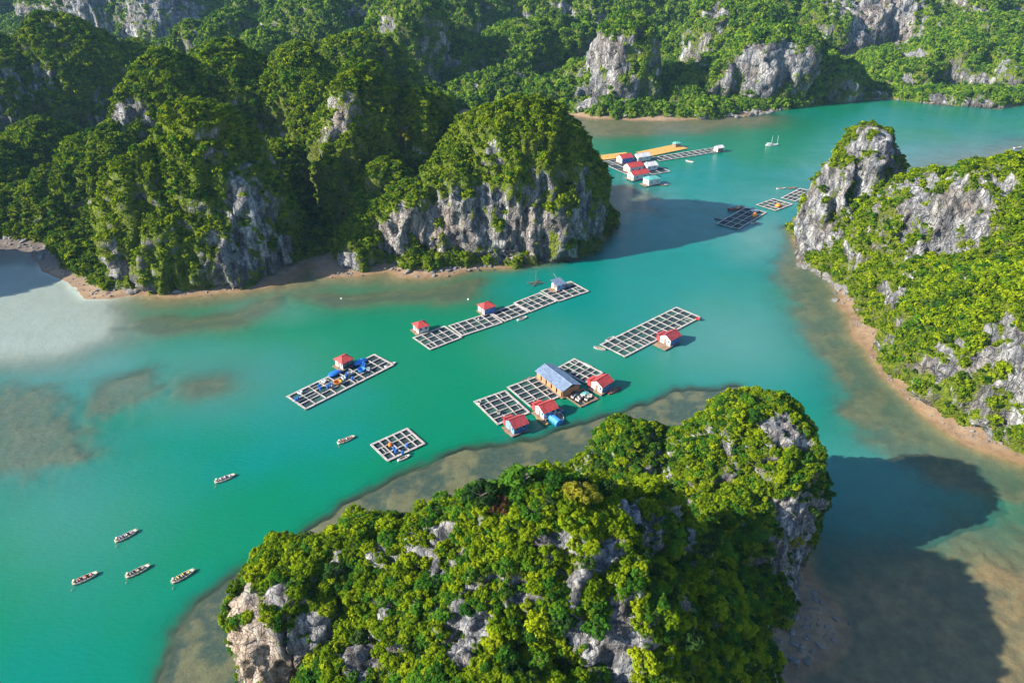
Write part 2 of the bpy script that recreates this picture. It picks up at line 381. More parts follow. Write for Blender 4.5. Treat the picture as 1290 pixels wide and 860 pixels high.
I5base = list(GP([(1007, 305), (1013, 333), (1038, 344), (1070, 370), (1120, 398), (1160, 433), (1195, 470), (1235, 504), (1290, 530), (1400, 585), (1550, 620)]))
I5base += [(420, 160), (420, 300), (210, 285), (160, 308), (128, 312)]
right = [
 (1098, 157, 296, 14, 15, 3.6, 2.6), (1072, 186, 293, 13.5, 14, 3.4, 2.4), (1050, 228, 288, 8, 11, 3.0, 2.2), (1118, 190, 298, 10, 12, 3.2, 2.2), (1085, 240, 284, 17, 13, 2.4, 1.8),
 (1182, 212, 252, 20, 20, 3.0, 2.0), (1135, 245, 256, 18, 16, 2.4, 1.7), (1230, 225, 240, 24, 22, 2.6, 1.8), (1285, 198, 236, 26, 28, 2.6, 1.8), (1350, 190, 230, 34, 34, 2.6, 1.8),
 (1165, 310, 232, 20, 16, 2.2, 1.5), (1220, 320, 212, 26, 18, 2.2, 1.5), (1270, 330, 196, 26, 20, 2.2, 1.5), (1290, 400, 178, 20, 14, 2.6, 1.9), (1350, 330, 185, 40, 30, 2.4, 1.6), (1100, 300, 262, 18, 14, 2.0, 1.4), (1440, 330, 175, 50, 40, 2.4, 1.6)]
island('right_island', right, I5base, 1.0, M['island_mid'], 0.8, 'bright green limestone island with a bare rock tower, at the right shore', base_h=1.5, trim=2.6, vegbias=0.16,
       rocks=[(1030, 240, 12, 1.1), (1020, 280, 12, 1.1), (1015, 310, 8, 1.2), (1060, 220, 12, .9), (1050, 270, 10, .8), (1105, 190, 9, .8), (1120, 205, 9, .9), (1085, 190, 9, .6), (1145, 250, 10, 1.0), (1180, 262, 11, 1.0), (1212, 242, 9, .9), (1180, 300, 6, .8), (1250, 250, 6, .8), (1215, 290, 5, .7), (1160, 230, 6, .8), (1165, 290, 7, .8), (1140, 335, 5, .7), (1150, 350, 4, .6),
              (1240, 445, 7, .9), (1275, 440, 8, 1.0), (1110, 370, 5, .9), (1130, 380, 4, .8), (1200, 455, 5, .8), (1265, 215, 7, .6), (1290, 505, 7, .9), (1230, 280, 6, .5)])

# ------------------------------------------------------------------ water depth and sea bed
def sdf_poly(pts, poly):
    n = len(poly); d2 = np.full(len(pts), 1e18); ins = np.zeros(len(pts), bool)
    for i in range(n):
        a, b = poly[i], poly[(i + 1) % n]
        e = b - a; wv = pts - a
        t = np.clip((wv @ e) / (e @ e + 1e-12), 0, 1)
        q = wv - t[:, None] * e; d2 = np.minimum(d2, (q * q).sum(1))
        c = ((a[1] <= pts[:, 1]) & (b[1] > pts[:, 1])) | ((b[1] <= pts[:, 1]) & (a[1] > pts[:, 1]))
        with np.errstate(divide='ignore', invalid='ignore'):
            xx = a[0] + (pts[:, 1] - a[1]) / (b[1] - a[1]) * e[0]
        ins ^= c & (pts[:, 0] < xx)
    d = np.sqrt(d2); return np.where(ins, -d, d)

Yr = [30.0]
while Yr[-1] < 780: Yr.append(Yr[-1] + max(0.55, Yr[-1] * 0.0062))
Yr = np.array(Yr); NU = 620
uu = np.linspace(-1.05, 1.05, NU)
GX = uu[None, :] * (0.86 * Yr[:, None] + 75); GY = np.repeat(Yr[:, None], NU, 1)
pts = np.stack([GX.ravel(), GY.ravel()], 1)
p3 = np.concatenate([pts, np.zeros((len(pts), 1))], 1)
wx = fbm(p3, 30, 4, off=3.3); wy = fbm(p3, 30, 4, off=8.1)
jit = np.stack([wx, wy], 1)
wp = pts + jit * np.minimum(9, 2 + pts[:, 1:2] * 0.02)
shore = np.full(len(pts), 1e9)
for f in FOOT:
    if f[0] == 'e':
        _, x, y, rx, ry, rot = f
        dx, dy = wp[:, 0] - x, wp[:, 1] - y
        a, b = dx * math.cos(rot) + dy * math.sin(rot), -dx * math.sin(rot) + dy * math.cos(rot)
        r = np.sqrt((a / rx) ** 2 + (b / ry) ** 2); d = (r - 1) * min(rx, ry)
    else: d = sdf_poly(wp, f[1])
    shore = np.minimum(shore, d)
# beaches: (u, v, dry width, shelf width, reach)
bw = np.full(len(pts), 0.3); sh = np.full(len(pts), 9.0)
for u, v, b, s_, rch in [(125, 362, 4.7, 30, 22), (180, 368, 6.8, 34, 24), (240, 362, 6.8, 34, 24), (300, 352, 3.4, 34, 22), (400, 330, 5.4, 34, 26), (450, 335, 9.5, 34, 26), (500, 348, 9.5, 30, 22), (560, 345, 5.4, 24, 18), (620, 340, 2.7, 12, 14),
                         (1010, 335, 3.4, 14, 10), (1060, 378, 5.4, 24, 16), (1110, 408, 6.1, 26, 16), (1150, 440, 6.8, 28, 16), (1190, 480, 6.8, 28, 16), (1230, 515, 6.1, 26, 16), (1280, 545, 5.4, 24, 16), (1350, 580, 5.4, 24, 25),
                         (1010, 790, 8.8, 22, 12), (985, 750, 4.1, 18, 8), (1000, 850, 10.8, 24, 16),
                         (700, 140, 10.8, 30, 30), (760, 150, 8.1, 30, 35), (850, 152, 6.8, 24, 40), (930, 150, 4.1, 16, 40), (60, 318, 12.2, 30, 18), (90, 335, 12.2, 30, 14), (0, 310, 8.1, 40, 30), (600, 142, 6.8, 20, 40), (480, 150, 5.4, 20, 40)]:
    g = G(u, v); k = np.exp(-((pts - g) ** 2).sum(1) / rch ** 2)
    bw += (b - bw) * np.clip(k * 1.3, 0, 1); sh += (s_ - sh) * np.clip(k * 1.3, 0, 1)
off = shore - bw
depth = np.where(off > 0, 7.0 * (1 - np.exp(-np.maximum(off, 0) / sh * 0.9)), off * 0.16)
depth = np.where(off > 0, np.minimum(depth, 0.05 + off * 0.5), depth)
weed = np.zeros(len(pts)); coral = np.zeros(len(pts)); silt = np.zeros(len(pts))
n1 = fbm(p3, 9, 5, 0.6, off=21.0); n2 = fbm(p3, 3.0, 4, 0.6, off=41.0)
SHOALS = [  # outline, depth over it, slope at its edge, weed band (strength, width)
 ([(180, 950), (185, 860), (212, 802), (255, 757), (305, 722), (380, 680), (448, 636), (500, 603), (560, 580), (620, 560), (680, 547), (740, 538), (800, 517), (860, 494), (930, 488), (965, 520), (1010, 600), (900, 700), (600, 800), (300, 950)], 0.7, 0.9, (1.0, 20)),
 ([(1003, 300), (985, 335), (993, 370), (1012, 402), (1045, 442), (1068, 490), (1090, 530), (1130, 575), (1200, 610), (1290, 630), (1400, 640), (1500, 400), (1200, 300)], 1.1, 0.30, (0.55, 12)),
 ([(965, 950), (985, 752), (1010, 738), (1060, 752), (1130, 745), (1220, 735), (1290, 720), (1420, 700), (1420, 950)], 0.22, 0.12, (0.35, 10)),
 ([(-200, 330), (0, 335), (60, 322), (105, 350), (125, 390), (135, 420), (90, 440), (0, 445), (-200, 450)], 0.45, 0.13, (0.0, 1)),
 ([(755, 238), (790, 236), (815, 248), (808, 264), (775, 268), (755, 262)], 0.9, 0.25, (0.5, 6)),
 ([(1120, 250), (1150, 225), (1200, 205), (1240, 192), (1300, 182), (1400, 180), (1400, 240), (1200, 240)], 0.8, 0.10, (0.4, 12)),
 ([(690, 140), (740, 150), (860, 154), (960, 146), (960, 152), (860, 162), (760, 168), (715, 160)], 0.6, 0.10, (0.3, 14)),
 ([(-60, 490), (40, 497), (75, 520), (104, 545), (98, 572), (50, 586), (-60, 585)], 1.15, 0.22, (0.0, 1)),
 ([(122, 492), (150, 482), (180, 476), (188, 495), (160, 512), (125, 518)], 1.25, 0.28, (0.0, 1)),
]
for k, (poly, d0, sl_, (ws, wwid)) in enumerate(SHOALS):
    sdf = sdf_poly(wp + jit * 2.0, GP(poly))
    nz_ = 0.15 if k == 3 else (0.45 if k == 0 else 1.0)
    dd = d0 + nz_ * (0.6 * n1 + 0.3 * n2) + np.maximum(sdf + 5 * nz_ * n1, 0) * sl_
    depth = np.where(off > 0, np.minimum(depth, np.maximum(dd, 0.03)), depth)
    if ws: weed = np.maximum(weed, ws * sstep(3, -2, sdf) * (0.35 * sstep(-60, -2, sdf) + 0.65 * sstep(-wwid - 8, -wwid * 0.4, sdf)) * sstep(-0.16, 0.10, n1 + 0.35 * n2))
    if k >= 7: coral = np.maximum(coral, 0.55 * sstep(6, -5, sdf + 10 * n1))
    if k == 3: silt = np.maximum(silt, sstep(14, -6, sdf))
# streaks of weed off the middle beach
for poly in ([(140, 412), (190, 400), (235, 405), (300, 396), (350, 372), (345, 380), (300, 405), (200, 418)], [(375, 372), (450, 372), (520, 366), (600, 352), (600, 358), (520, 376), (420, 384)], [(240, 482), (270, 478), (272, 490), (250, 494)], [(535, 362), (600, 356), (590, 372), (550, 376)]):
    sdf = sdf_poly(wp, GP(poly)); weed = np.maximum(weed, 0.75 * sstep(3, -3, sdf + 6 * n1))
    depth = np.where(off > 0, np.minimum(depth, 1.0 + 0.3 * n1 + np.maximum(sdf, 0) * 0.25), depth)
depth = np.where(off > 0, np.maximum(depth, 0.02), depth)
mudp = sdf_poly(wp, GP([(-200, 285), (60, 292), (108, 335), (112, 352), (66, 330), (0, 322), (-200, 326)]))
depth = np.where(off > 0, np.minimum(depth, np.maximum(-0.5, 0.12 * (mudp + 3)) + 0.7 * n1 + 0.05), depth)
hue = fbm(p3, 70, 3, off=77.0)
quads = []
nr = len(Yr); idx = np.arange(nr * NU).reshape(nr, NU)
quads = np.stack([idx[:-1, :-1], idx[:-1, 1:], idx[1:, 1:], idx[1:, :-1]], -1).reshape(-1, 4)
zbed = -np.clip(depth, -2.2, 7.0) + np.where(depth < 0, 0.10 * n2, 0)
def set_attr(me, **kw):
    for k_, a in kw.items(): me.attributes.new(k_, 'FLOAT', 'POINT').data.foreach_set('value', np.asarray(a, np.float32))
bed = fast_mesh('seabed', np.stack([pts[:, 0], pts[:, 1], zbed], 1), quads)
mud = sstep(8, -3, mudp + 5 * n1)
set_attr(bed, weed=weed, coral=coral, silt=silt, mud=mud)
bed.polygons.foreach_set('use_smooth', np.ones(len(bed.polygons), bool))
def mat_bed():
    m, t = new_mat('sand_and_weed'); k = N(t)
    pos = k.n('NewGeometry').outputs['Position']
    z = k.n('SeparateXYZ', ins={0: pos}).outputs[2]
    na = k.noise(0.35, pos, 6, 0.7); nb = k.noise(2.2, pos, 4, 0.7)
    sand = k.ramp(na, [(0.3, (0.17, 0.10, 0.052)), (0.5, (0.255, 0.160, 0.085)), (0.7, (0.32, 0.22, 0.125))])
    sand = k.mix(k.ramp(nb, [(0.56, 0.0), (0.68, 0.7)]), sand, c4(0.19, 0.15, 0.11))
    wet = k.ramp(k.math('ADD', k.math('MULTIPLY', z, 0.5), 0.5), [(0.2, (0.80, 0.90, 0.75)), (0.47, (0.80, 0.74, 0.58)), (0.60, (0.80, 0.75, 0.66)), (0.8, (1, 1, 1))])
    col = k.mix(1.0, sand, wet, 'MULTIPLY')
    col = k.mix(k.math('MULTIPLY', k.attr('silt').outputs['Fac'], k.ramp(z, [(0.0, 1.0), (0.05, 0.0)])), col, k.mix(na, c4(0.33, 0.31, 0.27), c4(0.37, 0.35, 0.31)))
    wd = k.math('MULTIPLY', k.attr('weed').outputs['Fac'], k.ramp(k.noise(0.8, pos, 6, 0.75), [(0.3, 0.55), (0.6, 1.0)]))
    col = k.mix(k.math('MULTIPLY', wd, 1.0, True), col, c4(0.030, 0.042, 0.040))
    col = k.mix(k.math('MULTIPLY', k.attr('coral').outputs['Fac'], k.ramp(k.noise(0.5, pos, 6, 0.85), [(0.36, 0.25), (0.60, 1.0)])), col, k.mix(k.ramp(k.noise(1.1, pos, 5, 0.8), [(0.42, 0.0), (0.58, 1.0)]), c4(0.035, 0.035, 0.035), c4(0.22, 0.19, 0.16)))
    col = k.mix(k.attr('mud').outputs['Fac'], col, k.mix(na, c4(0.06, 0.045, 0.035), c4(0.16, 0.115, 0.08)))
    bs = k.n('BsdfPrincipled', ins={'Base Color': col}); bs.inputs['Roughness'].default_value = 0.85
    bp = k.n('Bump', ins={'Height': k.math('ADD', na, k.math('MULTIPLY', nb, 0.5))}); bp.inputs['Strength'].default_value = 0.6; bp.inputs['Distance'].default_value = 0.5
    k.set(bs.inputs['Normal'], bp); k.out(bs); return m
bed.materials.append(mat_bed())
o = bpy.data.objects.new('seabed', bed); C.objects.link(o); tag(o, 'sandy sea bed rising to tan beaches under the islands', 'sea bed', kind='structure')
gs = mesh_obj('ground', [(-2500, -140, -7.6), (2500, -140, -7.6), (2500, 2500, -7.6), (-2500, 2500, -7.6)], [(0, 1, 2, 3)], bed.materials[0])
tag(gs, 'deep ground under the whole bay', 'ground', kind='structure')

keep = depth[quads].max(1) > -0.05
wm = fast_mesh('water', np.stack([pts[:, 0], pts[:, 1], np.zeros(len(pts))], 1), quads[keep])
milk = np.zeros(len(pts))
for u, v, ru, rv, s_ in [(60, 440, 150, 50, .9), (330, 390, 60, 22, .5), (250, 470, 160, 60, .45), (60, 640, 140, 110, .30), (930, 430, 110, 60, .55), (960, 300, 50, 30, .8), (820, 248, 50, 14, .45), (1000, 250, 90, 16, .5), (700, 440, 90, 40, .22), (1180, 200, 120, 26, .9), (1050, 215, 60, 20, .5), (1120, 620, 130, 80, .5)]:
    pu, pv, _ = project(p3); milk = np.maximum(milk, s_ * np.exp(-(((pu + 35 * wx - u) / ru) ** 2 + ((pv + 12 * wy - v) / rv) ** 2)))
green_ = np.exp(-(((pu - 880) / 260) ** 2 + ((pv - 170) / 26) ** 2)) + 0.8 * np.exp(-(((pu - 420) / 160) ** 2 + ((pv - 410) / 35) ** 2))
set_attr(wm, depth=np.clip(depth, 0, 8), hue=hue - 0.8 * green_ + 0.35 * milk + 0.6 * np.exp(-(((pu - 900) / 190) ** 2 + ((pv - 300) / 60) ** 2)), silt=silt, milk=milk)  # last hue term paints the middle tower's blue shadow tint into the water
def mat_water():
    m, t = new_mat('turbid_lagoon_water'); k = N(t)
    pos = k.n('NewGeometry').outputs['Position']
    d = k.attr('depth').outputs['Fac']
    na = k.noise(0.05, pos, 5, 0.6)
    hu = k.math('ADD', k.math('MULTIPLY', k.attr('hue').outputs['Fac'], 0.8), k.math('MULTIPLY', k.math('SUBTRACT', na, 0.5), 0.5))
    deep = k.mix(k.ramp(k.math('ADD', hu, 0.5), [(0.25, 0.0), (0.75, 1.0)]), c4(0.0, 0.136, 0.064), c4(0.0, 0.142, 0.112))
    shal = c4(0.044, 0.086, 0.050)
    body = k.mix(k.ramp(k.math('MULTIPLY', d, 0.125), [(0.08, 0.0), (0.35, 1.0)]), shal, deep)
    body = k.mix(k.math('MULTIPLY', k.attr('silt').outputs['Fac'], 0.4), body, c4(0.22, 0.24, 0.20))
    body = k.mix(k.math('MULTIPLY', k.attr('milk').outputs['Fac'], 0.75), body, c4(0.12, 0.215, 0.19))
    alpha = k.math('SUBTRACT', 1.0, k.math('POWER', 2.718, k.math('MULTIPLY', d, -0.50)))
    wv = k.math('ADD', k.noise(0.55, k.mapped((1.0, 2.4, 1)), 4, 0.62), k.math('MULTIPLY', k.noise(0.05, pos, 3, 0.5), 1.5))
    bq = k.n('Bump', ins={'Height': wv}); bq.inputs['Strength'].default_value = 0.5; bq.inputs['Distance'].default_value = 0.28
    df = k.n('BsdfDiffuse', ins={'Color': body, 'Normal': bq})
    tp = k.n('BsdfTransparent', ins={'Color': c4(0.93, 1.0, 0.95)})
    b = k.n('MixShader', ins={0: alpha, 1: tp, 2: df})
    r1 = k.noise(0.9, k.mapped((1.0, 2.2, 1)), 5, 0.65); r2 = k.noise(0.12, pos, 3, 0.5)
    bp = k.n('Bump', ins={'Height': k.math('MULTIPLY', r1, r2)}); bp.inputs['Strength'].default_value = 0.9; bp.inputs['Distance'].default_value = 0.35
    gl = k.n('BsdfGlossy', ins={'Roughness': 0.16, 'Normal': bp})
    gm = k.n('NewGeometry')
    dt = k.n('VectorMath', operation='DOT_PRODUCT', ins={0: gm.outputs['Incoming'], 1: bp.outputs[0]})
    fr = k.math('ADD', 0.02, k.math('MULTIPLY', 0.75, k.math('POWER', k.math('SUBTRACT', 1.0, k.math('ABSOLUTE', dt.outputs['Value']), True), 5.0)))
    b2 = k.n('MixShader', ins={0: fr, 1: b, 2: gl})
    k.out(b2); return m
wm.materials.append(mat_water())
wo = bpy.data.objects.new('water', wm); C.objects.link(wo); tag(wo, 'turquoise lagoon water, sandy green in the shallows', 'water', kind='structure')
# ------------------------------------------------------------------ air
def mat_haze():
    m, t = new_mat('sea_haze'); k = N(t)
    pv_ = k.n('VolumePrincipled'); pv_.inputs['Color'].default_value = c4(0.40, 0.70, 1.0)
    pv_.inputs['Density'].default_value = 0.000045; pv_.inputs['Anisotropy'].default_value = 0.0
    o = k.n('OutputMaterial'); t.links.new(pv_.outputs[0], o.inputs['Volume']); return m
hz = prism([(-2600, -150), (2600, -150), (2600, 2600), (-2600, 2600)], -8.6, 150.0)
tag(mesh_obj('haze', hz[0], hz[1], mat_haze()), 'thin blue haze over the bay', 'haze', kind='stuff')
# ------------------------------------------------------------------ foliage
M['leaf_bright'] = mat_leaf('leaves_yellow_green', (0.034, 0.074, 0.004), (0.122, 0.182, 0.005), (0.260, 0.300, 0.008))
M['leaf_green'] = mat_leaf('leaves_green', (0.014, 0.050, 0.007), (0.042, 0.118, 0.010), (0.090, 0.190, 0.014))
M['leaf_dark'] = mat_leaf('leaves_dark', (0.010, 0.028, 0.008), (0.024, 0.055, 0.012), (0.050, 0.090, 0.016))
M['leaf_red'] = mat_leaf('leaves_rusty', (0.050, 0.020, 0.010), (0.085, 0.040, 0.018), (0.120, 0.075, 0.025))
M['leaf_gold'] = mat_leaf('leaves_golden', (0.12, 0.12, 0.010), (0.22, 0.20, 0.016), (0.30, 0.25, 0.03))
M['leaf_far'] = mat_leaf('leaves_far_forest', (0.013, 0.044, 0.007), (0.070, 0.145, 0.010), (0.205, 0.280, 0.015), 0.18)
M['leaf_mid'] = mat_leaf('leaves_mid_forest', (0.018, 0.048, 0.005), (0.105, 0.165, 0.006), (0.270, 0.310, 0.008), 0.2)
M['bark'] = mat_plain('bark', (0.13, 0.10, 0.075), 0.95, 0.5, 6)

def crown_mesh(name, seed, clumps, leaves, size, mat, flat=0.8, spread=0.62, cr=0.42):
    """a crown of radius about 1: leaf faces set over many small clumps, gaps between them"""
    r0 = np.random.default_rng(seed); Vs = []; tint = []
    cs = []
    while len(cs) < clumps:
        d = r0.normal(size=3); d /= np.linalg.norm(d)
        if d[2] < -0.35: continue
        rr = spread * r0.uniform(0.75, 1.2)
        cs.append((d * (rr, rr, rr * flat), cr * r0.uniform(0.6, 1.25), r0.uniform(0, 1)))
    per = leaves // clumps
    for c, rad, tn in cs:
        d = r0.normal(size=(per, 3)); d /= np.linalg.norm(d, axis=1)[:, None]
        d[:, 2] = np.abs(d[:, 2]) * np.where(r0.random(per) < 0.25, -0.6, 1)
        p = c + d * rad * r0.uniform(0.7, 1.05, (per, 1)) * (1, 1, 0.85)
        nrm = d * 0.8 + np.array((0, 0, 0.36)) + r0.normal(size=(per, 3)) * 0.38
        nrm /= np.linalg.norm(nrm, axis=1)[:, None]
        a = np.cross(nrm, r0.normal(size=(per, 3))); a /= np.linalg.norm(a, axis=1)[:, None]
        b = np.cross(nrm, a); s = size * r0.uniform(0.6, 1.25, (per, 1))
        a = a * s; b = b * s * 0.62
        Vs.append(np.stack([p - a, p - b * 0.9 + nrm * s * 0.1, p + a, p + b * 0.9 + nrm * s * 0.1], 1).reshape(-1, 3))
        tint.append(np.repeat(np.clip(0.55 * tn + 0.45 * r0.random(per), 0, 1), 4))
    Vs = np.concatenate(Vs); q = np.arange(len(Vs)).reshape(-1, 4)
    me = fast_mesh(name, Vs, q); set_attr(me, tint=np.concatenate(tint)); me.materials.append(mat); return me
def kind_collection(name, metas):
    c = bpy.data.collections.new(name)
    for k, me in enumerate(metas): c.objects.link(bpy.data.objects.new('%s_%02d' % (name, k), me))
    return c
shrub_near = kind_collection('near_shrub', [crown_mesh('shrub_leaves', 10 + k, 13, 420, 0.19, M[m], 0.7, 0.78, 0.36) for k, m in enumerate(['leaf_bright', 'leaf_bright', 'leaf_green', 'leaf_bright', 'leaf_green', 'leaf_dark'])])
bush_mid = kind_collection('mid_bush', [crown_mesh('bush_leaves', 30 + k, 12, 190, 0.27, M[m], 0.75, 0.74, 0.38) for k, m in enumerate(['leaf_mid', 'leaf_mid', 'leaf_mid', 'leaf_green', 'leaf_bright', 'leaf_dark'])])
bush_far = kind_collection('far_tree', [crown_mesh('forest_leaves', 50 + k, 9, 100, 0.36, M['leaf_far']) for k in range(5)])

def scatter(land, spacing, thr, seed, grow=None, cull=-0.3, margin=90, steep=0.22):
    """points on a landform where its scrub coat is thick enough, one to a cell of the given size"""
    L = LAND[land]; me = L['me']; r0 = np.random.default_rng(seed)
    me.calc_loop_triangles()
    nt_ = len(me.loop_triangles); tv = np.empty(nt_ * 3, np.int32); me.loop_triangles.foreach_get('vertices', tv); tv = tv.reshape(-1, 3)
    A = L['co'][tv]; area = np.linalg.norm(np.cross(A[:, 1] - A[:, 0], A[:, 2] - A[:, 0]), axis=1) / 2
    cen = A.mean(1); cn = L['no'][tv].mean(1)
    u, v, zc = project(cen)
    view = np.array((0, 0, CAM_H)) - cen; view /= np.linalg.norm(view, axis=1)[:, None]
    ok = (cen[:, 2] > 1.0) & (zc > 5) & (u > -margin) & (u < 1290 + margin) & (v > -margin) & (v < 860 + margin) & ((cn * view).sum(1) > cull)
    pr = area * ok; n = int(pr.sum() / spacing ** 2 * 3.5); pr /= pr.sum()
    t = r0.choice(nt_, n, p=pr); b = r0.dirichlet((1, 1, 1), n)
    pos = (A[t] * b[:, :, None]).sum(1); vg = (L['veg'][tv[t]] * b).sum(1); no = (L['no'][tv[t]] * b[:, :, None]).sum(1)
    dens = fbm(pos, spacing * 4, 3, off=61.0)
    k = vg + 0.45 * dens + r0.normal(size=n) * 0.13 > thr + steep * (1 - np.clip(no[:, 2] * 1.6, 0, 1))
    pos, no, vg = pos[k], no[k], vg[k]
    key = np.floor(pos / spacing).astype(np.int64); key = key[:, 0] * 73856093 ^ key[:, 1] * 19349663 ^ key[:, 2] * 83492791
    _, first = np.unique(key, return_index=True)
    return pos[first], no[first], vg[first]

def point_cloud(name, pos, no, scale, pick, coll, label, cat, kind='stuff', lean=0.35):
    me = bpy.data.meshes.new(name); me.vertices.add(len(pos)); me.vertices.foreach_set('co', pos.astype(np.float32).ravel())
    rx = np.arctan2(-no[:, 1], 1.6) * lean * -1; ry = np.arctan2(no[:, 0], 1.6) * lean
    r0 = np.random.default_rng(len(pos))
    rot = np.stack([rx * -1 * -1, ry, r0.uniform(0, 6.28, len(pos))], 1)
    at = me.attributes.new('turn', 'FLOAT_VECTOR', 'POINT'); at.data.foreach_set('vector', rot.astype(np.float32).ravel())
    at = me.attributes.new('size', 'FLOAT', 'POINT'); at.data.foreach_set('value', scale.astype(np.float32))
    at = me.attributes.new('pick', 'INT', 'POINT'); at.data.foreach_set('value', pick.astype(np.int32))
    o = bpy.data.objects.new(name, me); C.objects.link(o)
    ng = bpy.data.node_groups.new(name + '_plants', 'GeometryNodeTree')
    ng.interface.new_socket('Geometry', in_out='INPUT', socket_type='NodeSocketGeometry')
    ng.interface.new_socket('Geometry', in_out='OUTPUT', socket_type='NodeSocketGeometry')
    gi = ng.nodes.new('NodeGroupInput'); go = ng.nodes.new('NodeGroupOutput')
    ip = ng.nodes.new('GeometryNodeInstanceOnPoints'); ci = ng.nodes.new('GeometryNodeCollectionInfo')
    ci.inputs['Collection'].default_value = coll; ci.inputs['Separate Children'].default_value = True; ci.inputs['Reset Children'].default_value = True
    def na(nm, ty):
        x = ng.nodes.new('GeometryNodeInputNamedAttribute'); x.data_type = ty; x.inputs['Name'].default_value = nm; return x.outputs['Attribute']
    ng.links.new(gi.outputs[0], ip.inputs['Points']); ng.links.new(ci.outputs[0], ip.inputs['Instance'])
    ip.inputs['Pick Instance'].default_value = True
    ng.links.new(na('pick', 'INT'), ip.inputs['Instance Index'])
    ng.links.new(na('turn', 'FLOAT_VECTOR'), ip.inputs['Rotation'])
    ng.links.new(na('size', 'FLOAT'), ip.inputs['Scale'])
    ng.links.new(ip.outputs[0], go.inputs[0])
    md = o.modifiers.new('plants', 'NODES'); md.node_group = ng
    return tag(o, label, cat, kind=kind)

def picks(pos, weights_a, weights_b, scale, off):
    """two plant mixes that take turns over the slope in broad patches"""
    f = sstep(-0.25, 0.25, fbm(pos, scale, 3, off=off)); r0 = np.random.default_rng(5)
    wa, wb = np.array(weights_a, float), np.array(weights_b, float); wa /= wa.sum(); wb /= wb.sum()
    r = r0.random(len(pos)); ca, cb = np.cumsum(wa), np.cumsum(wb)
    cc = ca[None] * (1 - f[:, None]) + cb[None] * f[:, None]
    return np.minimum((r[:, None] > cc).sum(1), len(wa) - 1)

# far hills and the two farther islands: woods that read as one mass
pos, no, vg = scatter('far_hills', 3.0, 0.52, 1, cull=-0.15, margin=60)
sc = rng.uniform(1.2, 2.8, len(pos)) * (0.75 + 0.5 * sstep(0.4, 1.0, vg))
point_cloud('far_forest', pos - no * 0.6 + (0, 0, 0.6), no, sc, rng.integers(0, 5, len(pos)), bush_far, 'dense forest covering the far hills', 'forest')
n_far = len(pos)
pos, no, vg = scatter('middle_island', 1.2, 0.56, 2, cull=-0.45, steep=0.50)
sc = rng.uniform(0.42, 0.8, len(pos)) * rng.choice((1, 1, 1.3, 2.1), len(pos)) * (0.6 + 0.6 * sstep(0.4, 1.0, vg)) * (0.85 + 0.4 * sstep(290, 380, pos[:, 1])) * (0.55 + 0.45 * sstep(0.0, 0.6, no[:, 2]))
point_cloud('middle_forest', pos + (0, 0, 0.5) , no, sc, picks(pos, (4, 4, 3, .6, 4, .1), (3, 3, 3, 3, 1, 1), 40, 1.0), bush_mid, 'scrub and forest covering the large island left of the lagoon', 'forest')
n_mid = len(pos)
pos, no, vg = scatter('right_island', 1.1, 0.56, 3, cull=-0.45, steep=0.40)
sc = rng.uniform(0.42, 0.8, len(pos)) * rng.choice((1, 1, 1.3, 2.1), len(pos)) * (0.6 + 0.6 * sstep(0.4, 1.0, vg)) * (0.6 + 0.4 * sstep(0.0, 0.6, no[:, 2]))
point_cloud('right_forest', pos + (0, 0, 0.4), no, sc, picks(pos, (3, 3, 3, 1, 5, .2), (3, 3, 2, 3, 2, .6), 30, 2.0), bush_mid, 'bright scrub and forest covering the right-hand island', 'forest')
n_right = len(pos)
n_near = 0
CAND = []
for land, thr, sd_ in (('near_island', 0.50, 4), ('near_island_knob', 0.46, 5)):
    pos, no, vg = scatter(land, 0.72, thr, sd_, cull=-0.5)
    sc = rng.uniform(0.30, 0.62, len(pos)) * rng.choice((1, 1, 1.4, 2.0), len(pos)) * (0.6 + 0.6 * sstep(0.4, 1.0, vg))
    point_cloud('near_shrubs' if land == 'near_island' else 'knob_shrubs', pos + (0, 0, 0.15), no, sc,
                picks(pos, (4, 4, 1, 4, 1, .2), (1.5, 1.5, 3, 1.5, 3, 1), 14, 3.0), shrub_near,
                'low shrubs and creepers between the trees of the nearest island' if land == 'near_island' else 'low shrubs and creepers between the trees of the knob', 'shrubs')
    n_near += len(pos)
    CAND.append((land,) + scatter(land, 1.9, thr + 0.05, sd_ + 10, cull=-0.2, margin=0))
print('PLANTS', n_far, n_mid, n_right, n_near, [len(c[1]) for c in CAND])

